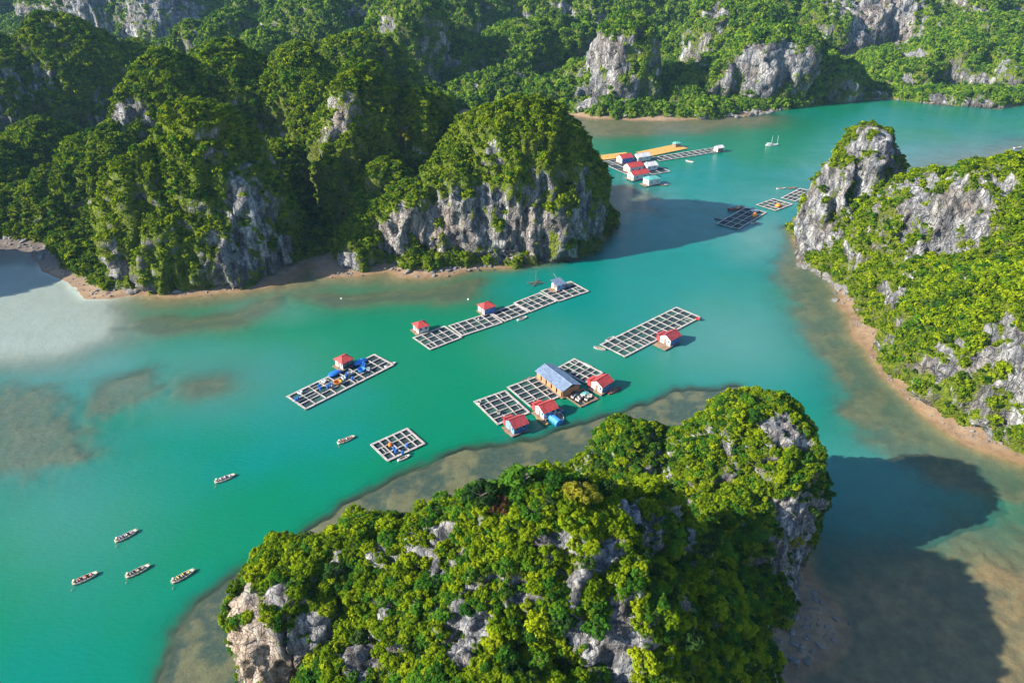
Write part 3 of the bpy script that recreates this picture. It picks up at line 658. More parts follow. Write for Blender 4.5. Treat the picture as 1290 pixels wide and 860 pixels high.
# ---- the trees of the near island one can tell apart: each a trunk and a crown
bvs = [BVHTree.FromPolygons([tuple(c) for c in LAND[n_]['co']], [tuple(p.vertices) for p in LAND[n_]['me'].polygons]) for n_ in ('near_island', 'near_island_knob')]
def seen(p):
    p = Vector(p); d = Vector((0, 0, CAM_H)) - p; L_ = d.length; d.normalize()
    return all(b.ray_cast(p + d * 0.6, d, L_)[0] is None for b in bvs)
def trunk_mesh(name, seed):
    r0 = random.Random(seed); bm = bmesh.new()
    def limb(a, b, ra, rb, n=6):
        a, b = Vector(a), Vector(b); z = (b - a).normalized(); x = z.orthogonal().normalized(); y = z.cross(x)
        r1 = [bm.verts.new(a + (x * math.cos(t) + y * math.sin(t)) * ra) for t in [6.2832 * i / n for i in range(n)]]
        r2 = [bm.verts.new(b + (x * math.cos(t) + y * math.sin(t)) * rb) for t in [6.2832 * i / n for i in range(n)]]
        for i in range(n): bm.faces.new((r1[i], r1[(i + 1) % n], r2[(i + 1) % n], r2[i]))
        bm.faces.new(r2)
    k1 = (r0.uniform(-.1, .1), r0.uniform(-.1, .1), 0.6); k2 = (r0.uniform(-.2, .2), r0.uniform(-.2, .2), 1.15)
    limb((0, 0, -0.5), k1, 0.10, 0.075); limb(k1, k2, 0.075, 0.045)
    for i in range(5):
        t = 6.28 * i / 5 + r0.uniform(-.4, .4); limb(k1 if i % 2 else k2, (0.6 * math.cos(t), 0.6 * math.sin(t), 1.25 + r0.uniform(0, .35)), 0.04, 0.012, 5)
    me = bpy.data.meshes.new(name); bm.to_mesh(me); bm.free(); me.materials.append(M['bark']); return me
trunks = [trunk_mesh('trunk', 3 + k) for k in range(4)]
CROWNS = {k: [crown_mesh('crown', 70 + 7 * j + s_, 26, 1000, 0.125, M[k], 0.70, 0.80, 0.29) for j in range(3)] for s_, k in enumerate(['leaf_bright', 'leaf_green', 'leaf_dark', 'leaf_red', 'leaf_gold'])}
def tree(name, p, r, leaf, label, group=None, j=0, cat='tree', trunk=1.0):
    t = tag(empty(name, p, random.uniform(0, 6.28)), label, cat, group)
    tr_ = bpy.data.objects.new('trunk', trunks[j % 4]); C.objects.link(tr_); tr_.parent = t; tr_.scale = (r, r, r * 0.75 * trunk)
    cr = bpy.data.objects.new('crown', CROWNS[leaf][j % 3]); C.objects.link(cr); cr.parent = t
    cr.location = (0, 0, r * (0.45 + 0.6 * (trunk - 1) + 0.2)); cr.scale = (r * random.uniform(.9, 1.1), r * random.uniform(.9, 1.1), r * random.uniform(.85, 1.15))
    return t
def surf(u, v, lands=(0, 1)):
    a, b = (u - 645) / FPX, (430 - v) / FPX
    d = Vector((a, cP + b * sP, -sP + b * cP)).normalized(); best = None
    for i in lands:
        h = bvs[i].ray_cast(Vector((0, 0, CAM_H)), d)
        if h[0] is not None and (best is None or h[3] < best[3]): best = h
    return best
placed = []
def special(u, v, r, leaf, label, name='tree', trunk=1.0, cat='tree'):
    h = surf(u, v)
    if h is None: print('SPECIAL MISS', u, v); return
    placed.append((h[0], r)); tree(name, h[0] - Vector((0, 0, 0.2)), r, leaf, label, None, len(placed), cat, trunk)
special(658, 618, 3.3, 'leaf_green', 'round bright green tree standing up from the crest of the nearest island')
special(608, 634, 2.6, 'leaf_dark', 'dark green tree on the nearest crest, left of the round bright green tree')
special(630, 640, 2.1, 'leaf_red', 'rusty brown bush between the dark tree and the round bright tree on the crest', 'bush', 0.6, 'bush')
special(732, 632, 2.6, 'leaf_gold', 'yellowish tree on the crest of the nearest island, beside the dark rock pinnacles')
special(1000, 682, 1.7, 'leaf_gold', 'yellow-green bush growing alone on the pale cliff of the knob', 'bush', 0.6, 'bush')
special(905, 650, 3.2, 'leaf_bright', 'widest bright green tree, in the hollow between the knob and the nearest island')
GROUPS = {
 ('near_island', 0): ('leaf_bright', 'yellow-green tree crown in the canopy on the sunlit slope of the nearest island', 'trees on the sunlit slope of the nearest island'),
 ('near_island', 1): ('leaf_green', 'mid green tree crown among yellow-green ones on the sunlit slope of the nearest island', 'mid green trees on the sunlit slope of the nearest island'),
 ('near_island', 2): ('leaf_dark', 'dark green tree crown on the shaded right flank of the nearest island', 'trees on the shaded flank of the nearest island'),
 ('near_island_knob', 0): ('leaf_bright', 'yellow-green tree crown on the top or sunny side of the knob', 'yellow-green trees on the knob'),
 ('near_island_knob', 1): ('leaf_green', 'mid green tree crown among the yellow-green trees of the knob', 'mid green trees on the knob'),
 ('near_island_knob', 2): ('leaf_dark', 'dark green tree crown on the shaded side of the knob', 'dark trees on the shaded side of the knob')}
allc = []
for land, pos, no, vg in CAND:
    for p, n_, v_ in zip(pos, no, vg): allc.append((land, p, n_, v_))
random.shuffle(allc)
n_trees = len(placed)
sunv = np.array(sd)
for land, p, n_, v_ in sorted(allc, key=lambda c: np.linalg.norm(c[1] - (0, 0, CAM_H)) + random.uniform(0, 60)):
    if n_trees >= 290: break
    r = random.choice((random.uniform(0.8, 1.2), random.uniform(1.0, 2.0))) * (1.0 if land == 'near_island' else 1.25)
    if any((p[0] - q[0]) ** 2 + (p[1] - q[1]) ** 2 + (p[2] - q[2]) ** 2 < (0.85 * (r + s)) ** 2 for q, s in placed): continue
    u, v, zc = project(p)
    if not (-5 < u < 1295 and -5 < v < 855) or not seen(tuple(p + n_ * 0.8 + (0, 0, 0.6))): continue
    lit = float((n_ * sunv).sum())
    kd = 2 if lit < 0.05 else (0 if random.random() < 0.66 else 1)  # shade put into leaf colour: crowns facing away from the sun get darker leaves
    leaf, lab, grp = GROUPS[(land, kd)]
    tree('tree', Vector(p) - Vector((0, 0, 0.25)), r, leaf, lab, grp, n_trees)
    placed.append((p, r)); n_trees += 1
print('TREES', n_trees)
# the golden palm-like tree rising from the saddle of the middle island
def surf_mid(u, v):
    L = LAND['middle_island']
    b_ = BVHTree.FromPolygons([tuple(c) for c in L['co']], [tuple(p.vertices) for p in L['me'].polygons])
    a, b = (u - 645) / FPX, (430 - v) / FPX
    return b_.ray_cast(Vector((0, 0, CAM_H)), Vector((a, cP + b * sP, -sP + b * cP)).normalized())[0]
h = surf_mid(511, 196)
if h: tree('tall_tree', h, 4.2, 'leaf_gold', 'tall golden tree rising alone from the dark saddle of the middle island', None, 1, 'tree', 3.2)
# ------------------------------------------------------------------ things on the water and the beaches
for nm_, col_, rg_ in [('wood_pale', (0.46, 0.40, 0.35), .8), ('wood_brown', (0.27, 0.17, 0.10), .85), ('wood_yellow', (0.55, 0.30, 0.06), .7), ('paint_white', (0.62, 0.60, 0.56), .5), ('paint_blue', (0.03, 0.17, 0.50), .5),
                       ('paint_lightblue', (0.16, 0.38, 0.60), .5), ('roof_red', (0.46, 0.050, 0.040), .6), ('roof_darkred', (0.36, 0.045, 0.045), .6), ('roof_grey', (0.17, 0.22, 0.30), .4), ('roof_white', (0.62, 0.58, 0.55), .5), ('roof_green', (0.12, 0.40, 0.33), .5),
                       ('wall_orange', (0.46, 0.20, 0.09), .8), ('drum_blue', (0.02, 0.13, 0.42), .4), ('tarp_orange', (0.70, 0.22, 0.02), .6), ('tarp_blue', (0.03, 0.22, 0.62), .5), ('foam', (0.60, 0.60, 0.58), .8), ('dark', (0.025, 0.03, 0.035), .5),
                       ('glass', (0.03, 0.05, 0.07), .15), ('net_dark', (0.008, 0.026, 0.030), .85), ('net_green', (0.012, 0.060, 0.045), .85), ('rope', (0.25, 0.22, 0.18), .9), ('skin', (0.36, 0.20, 0.13), .6), ('hair', (0.015, 0.012, 0.010), .6),
                       ('straw', (0.58, 0.48, 0.28), .8), ('cloth_red', (0.50, 0.05, 0.03), .8), ('cloth_orange', (0.70, 0.17, 0.02), .8), ('cloth_yellow', (0.72, 0.50, 0.03), .8), ('cloth_purple', (0.22, 0.14, 0.42), .8), ('cloth_white', (0.6, 0.6, 0.6), .8), ('cloth_dark', (0.03, 0.035, 0.05), .8), ('hull_red', (0.25, 0.05, 0.03), .6), ('stone', (0.17, 0.155, 0.14), .9), ('hull_cream', (0.66, 0.56, 0.40), .6), ('teal', (0.10, 0.34, 0.32), .5)]:
    M[nm_] = mat_plain(nm_, col_, rg_, (0.55 if nm_.startswith(('roof', 'wood')) else 0.35) if nm_ not in ('glass', 'dark') else 0.1, 1.1)

class MB:
    """collects boxes, bars and sheets into one bmesh"""
    def __init__(s): s.bm = bmesh.new()
    def box(s, x0, x1, y0, y1, z0, z1, mi=0):
        v = [s.bm.verts.new((x, y, z)) for z in (z0, z1) for y in (y0, y1) for x in (x0, x1)]
        for f in ((0, 2, 3, 1), (4, 5, 7, 6), (0, 1, 5, 4), (2, 6, 7, 3), (0, 4, 6, 2), (1, 3, 7, 5)):
            s.bm.faces.new([v[i] for i in f]).material_index = mi
        return s
    def poly(s, pts, mi=0): s.bm.faces.new([s.bm.verts.new(p) for p in pts]).material_index = mi; return s
    def slab(s, pts, th, mi=0):
        a = [Vector(p) for p in pts]; n = (a[1] - a[0]).cross(a[2] - a[0]).normalized() * th
        t = [s.bm.verts.new(p) for p in a]; b = [s.bm.verts.new(p - n) for p in a]; k = len(a)
        s.bm.faces.new(t).material_index = mi; s.bm.faces.new(b[::-1]).material_index = mi
        for i in range(k): s.bm.faces.new((t[i], b[i], b[(i + 1) % k], t[(i + 1) % k])).material_index = mi
        return s
    def tube(s, a, b, ra, rb=None, n=8, mi=0):
        a, b = Vector(a), Vector(b); rb = ra if rb is None else rb
        z = (b - a).normalized(); x = z.orthogonal().normalized(); y = z.cross(x)
        c = [(math.cos(6.28318 * i / n), math.sin(6.28318 * i / n)) for i in range(n)]
        r1 = [s.bm.verts.new(a + (x * p + y * q) * ra) for p, q in c]; r2 = [s.bm.verts.new(b + (x * p + y * q) * rb) for p, q in c]
        for i in range(n): s.bm.faces.new((r1[i], r1[(i + 1) % n], r2[(i + 1) % n], r2[i])).material_index = mi
        s.bm.faces.new(r1[::-1]).material_index = mi; s.bm.faces.new(r2).material_index = mi
        return s
    def mesh(s, name, *mats):
        bmesh.ops.recalc_face_normals(s.bm, faces=s.bm.faces)
        me = bpy.data.meshes.new(name); s.bm.to_mesh(me); s.bm.free()
        for m in mats: me.materials.append(m)
        return me
    def build(s, name, mat, parent=None, *more): return part(name, s.mesh(name, mat, *more), parent)
def part(name, me, parent=None, loc=(0, 0, 0), rot=(0, 0, 0)):
    o = bpy.data.objects.new(name, me); C.objects.link(o); o.parent = parent; o.location = loc; o.rotation_euler = rot
    return o

_fb = MB(); _fb.tube((-.46, 0, 0), (.46, 0, 0), .30, n=10); float_me = _fb.mesh('float', M['drum_blue'])
_fb = MB(); _fb.tube((-.46, 0, 0), (.46, 0, 0), .28, n=10); float2_me = _fb.mesh('float', M['foam'])
net_cache = {}
def net_mesh(a, b, k):
    key = (round(a, 1), round(b, 1), k)
    if key not in net_cache:
        m = MB(); x, y = a / 2, b / 2; z0, z1 = 0.06, 0.30
        q = [(-x, -y), (x, -y), (x, y), (-x, y)]; s_ = 0.9
        for i in range(4):
            (p0, p1), (q0, q1) = q[i], q[(i + 1) % 4]
            m.poly([(p0 * s_, p1 * s_, z0), (q0 * s_, q1 * s_, z0), (q0, q1, z1), (p0, p1, z1)])
        m.poly([(p * s_, r * s_, z0) for p, r in q])
        net_cache[key] = m.mesh('net', M['net_dark' if k else 'net_green'])
    return net_cache[key]
def raft_frame(A, B, T, D):
    a, b, t, d = [G(*p) for p in (A, B, T, D)]
    ctr = (a + b + t + d) / 4; ex = ((t - a) + (d - b)) / 2; L = np.linalg.norm(ex); ex /= L
    ey = np.array((-ex[1], ex[0])); W = abs((((b - a) + (d - t)) / 2) @ ey)
    return ctr, math.atan2(ex[1], ex[0]), L, W
def raft(A, B, T, D, nx, ny, label, wood='wood_pale', empty_cells=(), fl=0, group='fish farm rafts on the lagoon'):
    ctr, ang, L, W = raft_frame(A, B, T, D)
    o = tag(empty('fish_farm_raft', (ctr[0], ctr[1], 0), ang), label, 'fish raft', group)
    r0 = random.Random(label)
    m = MB()
    for j in range(ny + 1):                     # long beams: pairs of planks along the raft
        y = -W / 2 + W * j / ny; wd = 0.34 if j in (0, ny) else 0.20
        m.box(-L / 2 - .2, L / 2 + .2, y - wd, y - .04, 0.30, 0.44); m.box(-L / 2 - .2, L / 2 + .2, y + .04, y + wd, 0.30, 0.44)
    m.build('long_walkway', M[wood], o)
    m = MB()
    for i in range(nx + 1):
        x = -L / 2 + L * i / nx + r0.uniform(-.1, .1); wd = 0.32 if i in (0, nx) else 0.19
        for s_ in (-1, 1):
            for j in range(ny):
                if i in (0, nx) or r0.random() < .93: m.box(x + s_ * wd * .55 - wd * .38, x + s_ * wd * .55 + wd * .38, -W / 2 + W * j / ny + r0.uniform(-.12, .06), -W / 2 + W * (j + 1) / ny + r0.uniform(-.06, .12), 0.445, 0.50 + r0.uniform(0, .07))
    for q in range(int(nx * ny * .22)):           # loose boards and half-width catwalks across some pens
        i, j = r0.randrange(nx), r0.randrange(ny); x = -L / 2 + L * (i + r0.uniform(.3, .7)) / nx; y = -W / 2 + W * (j + r0.uniform(.3, .7)) / ny
        if r0.random() < .6: m.box(x - .09, x + .09, -W / 2 + W * j / ny, -W / 2 + W * (j + 1) / ny, .452, .50)
        else: m.box(-L / 2 + L * i / nx, -L / 2 + L * (i + 1) / nx, y - .09, y + .09, .505, .55)
    m.build('cross_walkway', M[wood], o)
    me = net_mesh(L / nx - .44, W / ny - .44, 1); me2 = net_mesh(L / nx - .44, W / ny - .44, 0)
    for i in range(nx):
        for j in range(ny):
            if (i, j) in empty_cells: continue
            part('net', me if r0.random() < .8 else me2, o, (-L / 2 + L * (i + .5) / nx, -W / 2 + W * (j + .5) / ny, 0))
    n = max(2, int(L / 4.5))
    for i in range(n):
        for s_ in (-1, 1): part('float', float_me if (i + fl) % 3 else float2_me, o, (-L / 2 + L * (i + .5) / n, s_ * W / 2, 0.02))
    return o, ang, L, W

RA = {}
def R_(key, *a, **k): RA[key] = raft(*a, **k)
R_('1a', (521, 426.5), (541.6, 441.4), (559.3, 412.6), (581.6, 425.6), 4, 3, 'raft of pale cell frames at the near-left end of the long raft chain')
R_('1b', (565, 411.6), (582.6, 423.9), (616, 395.8), (632, 407), 5, 3, 'raft of dark net cells second from the left end of the long raft chain', fl=1)
R_('1c', (620, 395), (634.5, 406), (649.5, 384), (664.5, 394.5), 3, 3, 'shortest raft, three cells long, in the middle of the long raft chain')
R_('1d', (649, 382), (667, 394), (680.5, 370), (699.5, 380.5), 4, 3, 'raft with open green cells, second from the far end of the long raft chain', fl=2)
R_('1e', (682, 368), (703.5, 380), (717.5, 355.8), (741.6, 367.9), 4, 4, 'widest raft at the far end of the long chain, beside the cluttered hut')
R_('2', (362, 500.5), (384.7, 516.7), (470.1, 448.7), (496.3, 459.8), 9, 3, 'cluttered raft strewn with blue drums and one orange tub, left of the other rafts', fl=1)
R_('3a', (597, 507), (627.2, 535.7), (636.5, 493.8), (666, 520.2), 3, 5, 'raft under the dark red roof, left in the raft cluster with the grey shed')
R_('3b', (638, 490), (671, 513), (673.7, 476), (707.8, 499.5), 3, 5, 'raft between the grey-roofed shed and the raft with the dark red roof', fl=1)
R_('3c', (702, 463.6), (737, 485), (725.7, 453.5), (756, 470.5), 3, 5, 'raft on the right of the grey-roofed shed, behind the red-roofed blue house')
R_('3d', (713, 501), (731, 513.2), (734, 491.5), (752, 503), 3, 2, 'small cluttered raft at the open front end of the grey-roofed shed', wood='wood_brown')
R_('4', (756.2, 435.6), (786.6, 450.2), (851.7, 388.4), (881.5, 400.8), 12, 3, 'long single raft of three rows of cells with one red-roofed blue house at its side')
R_('5', (469.4, 560.5), (486.9, 582.3), (514, 540.7), (533.4, 560), 5, 3, 'smallest separate raft, floating alone nearest the front island', fl=2)
R_('6a', (903.6, 282.5), (928.8, 289.6), (938.3, 262.3), (965.6, 268.4), 5, 3, 'raft half in shadow with an orange tarp, nearest of three rafts by the rock tower')
R_('6b', (953.5, 258.8), (975.6, 266.4), (974.6, 251.3), (997.3, 258.3), 4, 3, 'middle raft of the three by the rock tower, orange tarp at its edge', fl=1)
R_('6c', (986, 249.5), (1000, 255), (1009, 237.5), (1023, 243), 4, 3, 'farthest of the three rafts by the rock tower, partly behind the cliff')
R_('7a', (821, 199.5), (831, 203.2), (901, 186.3), (912, 191), 11, 2, 'narrow far raft strip running right from the yellow decks', fl=1)
R_('7b', (765, 203), (788.4, 227), (808, 197), (833, 218), 4, 4, 'far raft carrying the group of red and white roofed houses')

def deck(A, B, T, D, label):
    ctr, ang, L, W = raft_frame(A, B, T, D)
    o = tag(empty('floating_deck', (ctr[0], ctr[1], 0), ang), label, 'deck', 'yellow floating decks')
    m = MB(); n = int(L / 0.9)
    for i in range(n): m.box(-L / 2 + L * i / n + .03, -L / 2 + L * (i + 1) / n - .03, -W / 2, W / 2, .50 + random.uniform(0, .03), .58)
    m.build('planks', M['wood_yellow'], o)
    m = MB()
    for y in (-W / 2 + .3, 0, W / 2 - .3): m.box(-L / 2, L / 2, y - .12, y + .12, .28, .49)
    m.build('joist', M['wood_brown'], o)
    for i in range(max(2, int(L / 6))):
        for s_ in (-1, 1): part('float', float_me, o, (-L / 2 + L * (i + .5) / max(2, int(L / 6)), s_ * (W / 2 - .35), 0.02))
deck((748, 197.5), (753.6, 203.5), (789, 192.8), (797, 198), 'shorter yellow plank deck left of the far red-roofed houses')
deck((800, 193), (818, 198.3), (851, 182.8), (866, 188), 'longer yellow plank deck behind the far red-roofed houses')

def house(u, v, ang, w_, d_, h_, wall_a, wall_b, roof, label, kind='gable', porch=1.2, base_z=0.55, rise=None, group=None, cross=False, name='floating_house', cat='house', on_floats=True, post=False):
    x, y = G(u, v, base_z)
    o = tag(empty(name, (x, y, 0 if on_floats else base_z), ang), label, cat, group)
    z0 = base_z if on_floats else 0.0
    rise = rise or d_ * 0.28
    if on_floats:
        m = MB(); X0, X1, Y0, Y1 = -w_ / 2 - porch, w_ / 2 + .4, -d_ / 2 - .5, d_ / 2 + .4; n = max(3, int((X1 - X0) / .7))
        for i in range(n): m.box(X0 + (X1 - X0) * i / n + .02, X0 + (X1 - X0) * (i + 1) / n - .02, Y0, Y1, z0 - .12, z0 - .02)
        m.build('platform', M['wood_brown'], o)
        for i in range(3):
            for yy in (Y0 + .4, Y1 - .4): part('float', float_me, o, (X0 + (X1 - X0) * (i + .5) / 3, yy, .1))
    a, b = w_ / 2, d_ / 2; zt = z0 + h_
    m = MB()
    if post:
        for px in (-a + .15, 0, a - .15):
            for py in (-b + .15, b - .15): m.tube((px, py, z0), (px, py, zt), .09)
        m.build('post', M['wood_brown'], o)
        m = MB(); m.box(-a, a, b - .12, b, z0 + .003, zt - .003)
        for i in range(5): m.box(-a + w_ * i / 5 + .1, -a + w_ * (i + .78) / 5, -b, -b + .1, z0 + .003, z0 + h_ * .8)
        m.box(a - .1, a, -b + .2, b - .2, z0 + .003, zt)
        m.build('wall', M[wall_a], o)
    else:
        gz = zt + (rise if kind == 'gable' else 0)
        m.poly([(-a, -b, z0), (-a, b, z0), (-a, b, zt)] + ([(-a, 0, gz)] if kind == 'gable' else []) + [(-a, -b, zt)], 0)
        m.poly([(a, b, z0), (a, -b, z0), (a, -b, zt)] + ([(a, 0, gz)] if kind == 'gable' else []) + [(a, b, zt)], 1)
        m.poly([(-a, -b, zt), (a, -b, zt), (a, -b, z0), (-a, -b, z0)], 1)
        m.poly([(a, b, zt), (-a, b, zt), (-a, b, z0), (a, b, z0)], 0)
        m.poly([(-a, -b, z0), (a, -b, z0), (a, b, z0), (-a, b, z0)], 0)
        m.build('wall', M[wall_a], o, M[wall_b])
    e = .45; m = MB(); sl_ = rise / b
    if kind == 'gable':
        m.slab([(-a - e, -b - e, zt - e * sl_ + .06), (a + e, -b - e, zt - e * sl_ + .06), (a + e, 0, zt + rise + .06), (-a - e, 0, zt + rise + .06)], .05)
        m.slab([(a + e, b + e, zt - e * sl_ + .06), (-a - e, b + e, zt - e * sl_ + .06), (-a - e, 0, zt + rise + .062), (a + e, 0, zt + rise + .062)], .05)
        if cross:                                # a short roof arm over the back room
            m.slab([(-a - e, b + .3, zt + .2), (-a - e, b + .3 + b * .7, zt - .25), (a * .3, b + .3 + b * .7, zt - .25), (a * .3, b + .3, zt + .2)][::-1], .05)
            m.box(-a, a * .3 - .4, b + .02, b + b * .7, z0 + .003, zt - .36)
    elif kind == 'hip':
        k = min(a, b) * .95
        zr = zt + rise; q = [(-a - e, -b - e, zt), (a + e, -b - e, zt), (a + e, b + e, zt), (-a - e, b + e, zt)]
        r1, r2 = (-(a + e - k), 0, zr), (max(a + e - k, .05), 0, zr)
        r1 = (min(r1[0], -.05), 0, zr)
        m.slab([q[0], q[1], r2, r1], .05); m.slab([q[2], q[3], r1, r2], .05); m.slab([q[1], q[2], r2], .05); m.slab([q[3], q[0], r1], .05)
    elif kind == 'lean':
        m.slab([(-a - e, -b - e, zt - .25), (a + e, -b - e, zt - .25), (a + e, b + e, zt + rise), (-a - e, b + e, zt + rise)], .06)
    rf = m.build('roof', M[roof], o)
    m = MB()
    n = int((w_ + 2 * e) / .6)
    if kind == 'gable':
        for i in range(n + 1):
            xx = -a - e + (w_ + 2 * e) * i / n
            m.tube((xx, -b - e, zt - e * sl_ + .07), (xx, 0, zt + rise + .07), .025, n=4)
        m.tube((-a - e, 0, zt + rise + .09), (a + e, 0, zt + rise + .09), .08, n=6)
    else: m.tube((-a * .4, 0, zt + rise + .05), (a * .4, 0, zt + rise + .05), .07, n=6)
    m.build('ridge_cap', M[roof], rf)
    if not post:
        dr = MB().box(-a - .05, -a - .004, -.45, .45, z0 + .02, z0 + min(2.0, h_ - .1)).build('door', M['wood_brown'], o)
        MB().box(-a - .10, -a - .055, .28, .36, z0 + .95, z0 + 1.05).build('handle', M['dark'], dr)
        for xx in (-a * .5, a * .5):
            f = MB().box(xx - .5, xx + .5, -b - .06, -b - .004, z0 + .95, z0 + 1.85).build('window', M['paint_white'], o)
            MB().box(xx - .40, xx + .40, -b - .09, -b - .063, z0 + 1.05, z0 + 1.75).build('pane', M['glass'], f)
        f = MB().box(-a - .06, -a - .004, -b * .85, -b * .85 + .7, z0 + .95, z0 + 1.8).build('window', M['paint_lightblue'], o)
        MB().box(-a - .09, -a - .063, -b * .85 + .08, -b * .85 + .62, z0 + 1.05, z0 + 1.7).build('pane', M['glass'], f)
    return o
aR = {k: v[1] for k, v in RA.items()}
house(530.5, 415.5, aR['1a'] + R(-6), 3.9, 3.9, 2.2, 'paint_white', 'paint_white', 'roof_red', 'small white house with red hip roof at the left end of the long raft chain', 'hip', group='red-roofed floating houses')
house(613, 391.5, aR['1b'], 4.6, 4.2, 2.3, 'paint_white', 'paint_blue', 'roof_red', 'white and blue red-roofed house at the middle of the long raft chain', 'hip', porch=.8, group='red-roofed floating houses')
house(703, 362.5, aR['1e'], 3.8, 3.2, 2.2, 'paint_white', 'paint_lightblue', 'roof_grey', 'low grey-roofed hut with pale blue wall at the far end of the long raft chain', 'lean', porch=2.2)
house(434, 459.5, aR['2'], 3.9, 3.9, 2.3, 'paint_white', 'dark', 'roof_red', 'red pyramid-roofed house behind the raft strewn with blue drums', 'hip', group='red-roofed floating houses')
house(650.5, 539, aR['3a'], 4.2, 4.2, 2.4, 'paint_lightblue', 'paint_blue', 'roof_darkred', 'blue house with darker red gable roof, nearest the front island', 'gable', cross=True, group='red-roofed floating houses')
house(687.5, 520, aR['3b'], 4.4, 4.2, 2.4, 'paint_white', 'paint_white', 'roof_red', 'white house with bright red gable roof beside the blue covered tank', 'gable', cross=True, group='red-roofed floating houses')
house(757.5, 488, aR['3c'], 4.6, 4.2, 2.5, 'paint_white', 'paint_blue', 'roof_red', 'red gable-roofed house with blue side wall, right of the grey-roofed shed', 'gable', cross=True, group='red-roofed floating houses')
house(843.5, 430, aR['4'], 5.0, 4.2, 2.5, 'paint_white', 'paint_blue', 'roof_darkred', 'red-roofed house with white gable and deep blue side at the long single raft', 'gable', porch=3.4, cross=True, group='red-roofed floating houses')
ctr, ang3, L3, W3 = raft_frame((673.7, 474.5), (710, 499.5), (693.9, 466), (730.3, 490))
house(702.5, 483.5, aR['3b'] - R(90), 13.0, 6.4, 2.4, 'wall_orange', 'wall_orange', 'roof_grey', 'long open shed with a big grey metal roof between two rafts', 'gable', porch=.5, rise=1.2, name='floating_shed', cat='shed', post=True)
a7 = aR['7b']
house(786.5, 203.5, a7, 7.5, 5.5, 3.0, 'paint_white', 'paint_blue', 'roof_red', 'red-roofed house with a blue front, left in the far house group', 'gable', group='red-roofed floating houses')
house(808, 201.5, a7, 9.0, 5.0, 2.8, 'paint_white', 'paint_white', 'roof_white', 'pale pink-white roofed shed behind the far red houses, beside the yellow deck', 'gable')
house(797.5, 214.5, a7, 9.0, 6.0, 3.0, 'paint_white', 'paint_white', 'roof_red', 'red-roofed house in the middle of the far house group', 'gable', group='red-roofed floating houses')
house(803.5, 224, a7, 10.5, 5.5, 3.0, 'paint_white', 'paint_white', 'roof_red', 'largest far red-roofed house, white walls, at the front of the far house group', 'gable', group='red-roofed floating houses')
house(818, 213, a7, 7.0, 5.0, 2.8, 'paint_white', 'paint_white', 'roof_white', 'white-roofed house on the right of the far house group', 'gable')
house(820.5, 231, a7, 7.5, 5.0, 3.0, 'paint_white', 'paint_white', 'roof_green', 'white house with sea green roof, nearest of the far house group', 'hip', porch=2.5)
house(905, 190, aR['7a'], 4.5, 3.6, 2.4, 'paint_white', 'wood_brown', 'roof_white', 'small brownish hut at the right tip of the far raft strip', 'gable')
house(852, 184.5, aR['7a'], 4.0, 3.4, 2.2, 'wood_brown', 'wood_brown', 'roof_green', 'tiny green-roofed hut at the back of the longer yellow deck', 'hip')

# ---- boats
def hull_mesh(Lb, Wb, Hb, mat, inner, bow=0.35, stern=0.62, name='hull'):
    m = bmesh.new(); n = 11; rows = []
    for i in range(n):
        t = i / (n - 1); x = -Lb / 2 + Lb * t
        f = stern + (1 - stern) * min(1, t / .3) if t < .3 else (1 if t < .6 else 1 - (1 - bow) * ((t - .6) / .4) ** 1.7)
        hw = Wb / 2 * f; sheer = Hb * (1 + .35 * max(0, (t - .55) / .45) ** 2 + .12 * max(0, (.2 - t) / .2)); keel = -.10 + .30 * max(0, (t - .75) / .25) ** 2
        sec = [(-hw, sheer), (-hw * .82, keel + .08), (-hw * .5, keel), (hw * .5, keel), (hw * .82, keel + .08), (hw, sheer), (hw - .09, sheer), (hw * .72 - .03, .12), (-hw * .72 + .03, .12), (-hw + .09, sheer)]
        rows.append([m.verts.new((x, a, b)) for a, b in sec])
    for i in range(n - 1):
        for j in range(10):
            f = m.faces.new((rows[i][j], rows[i + 1][j], rows[i + 1][(j + 1) % 10], rows[i][(j + 1) % 10])); f.material_index = 1 if j in (6, 7, 8) else 0
    for r_ in (rows[0], rows[-1]):
        m.faces.new(r_[:6]); m.faces.new((r_[5], r_[6], r_[9], r_[0])); m.faces.new((r_[6], r_[7], r_[8], r_[9]))
    bmesh.ops.recalc_face_normals(m, faces=m.faces)
    me = bpy.data.meshes.new(name); m.to_mesh(me); m.free(); me.materials.append(M[mat]); me.materials.append(M[inner]); return me
hulls = {}
def boat(u, v, u2, v2, Lb, label, mat='paint_white', inner='wood_brown', group=None, cat='boat', name='rowing_boat', Wb=None, Hb=.42, seats=3):
    a, b = G(u, v, .3), G(u2, v2, .3); d = b - a; ang = math.atan2(d[1], d[0]); c = (a + b) / 2
    o = tag(empty(name, (c[0], c[1], 0), ang), label, cat, group)
    Wb = Wb or Lb * .31; key = (Lb, Wb, Hb, mat, inner)
    if key not in hulls: hulls[key] = hull_mesh(Lb, Wb, Hb, mat, inner)
    part('hull', hulls[key], o)
    for i in range(seats):
        x = -Lb * .30 + Lb * .5 * i / max(1, seats - 1); MB().box(x - .13, x + .13, -Wb * .40, Wb * .40, Hb * .62, Hb * .62 + .05).build('seat', M['wood_pale'], o)
    MB().box(Lb * .30, Lb * .46, -Wb * .24, Wb * .24, Hb + .02, Hb + .07).build('bow_deck', M[mat], o)
    MB().box(-Lb * .49, -Lb * .38, -Wb * .30, Wb * .30, Hb * .95, Hb + .03).build('stern_deck', M[mat], o)
    return o, ang, Lb, Hb

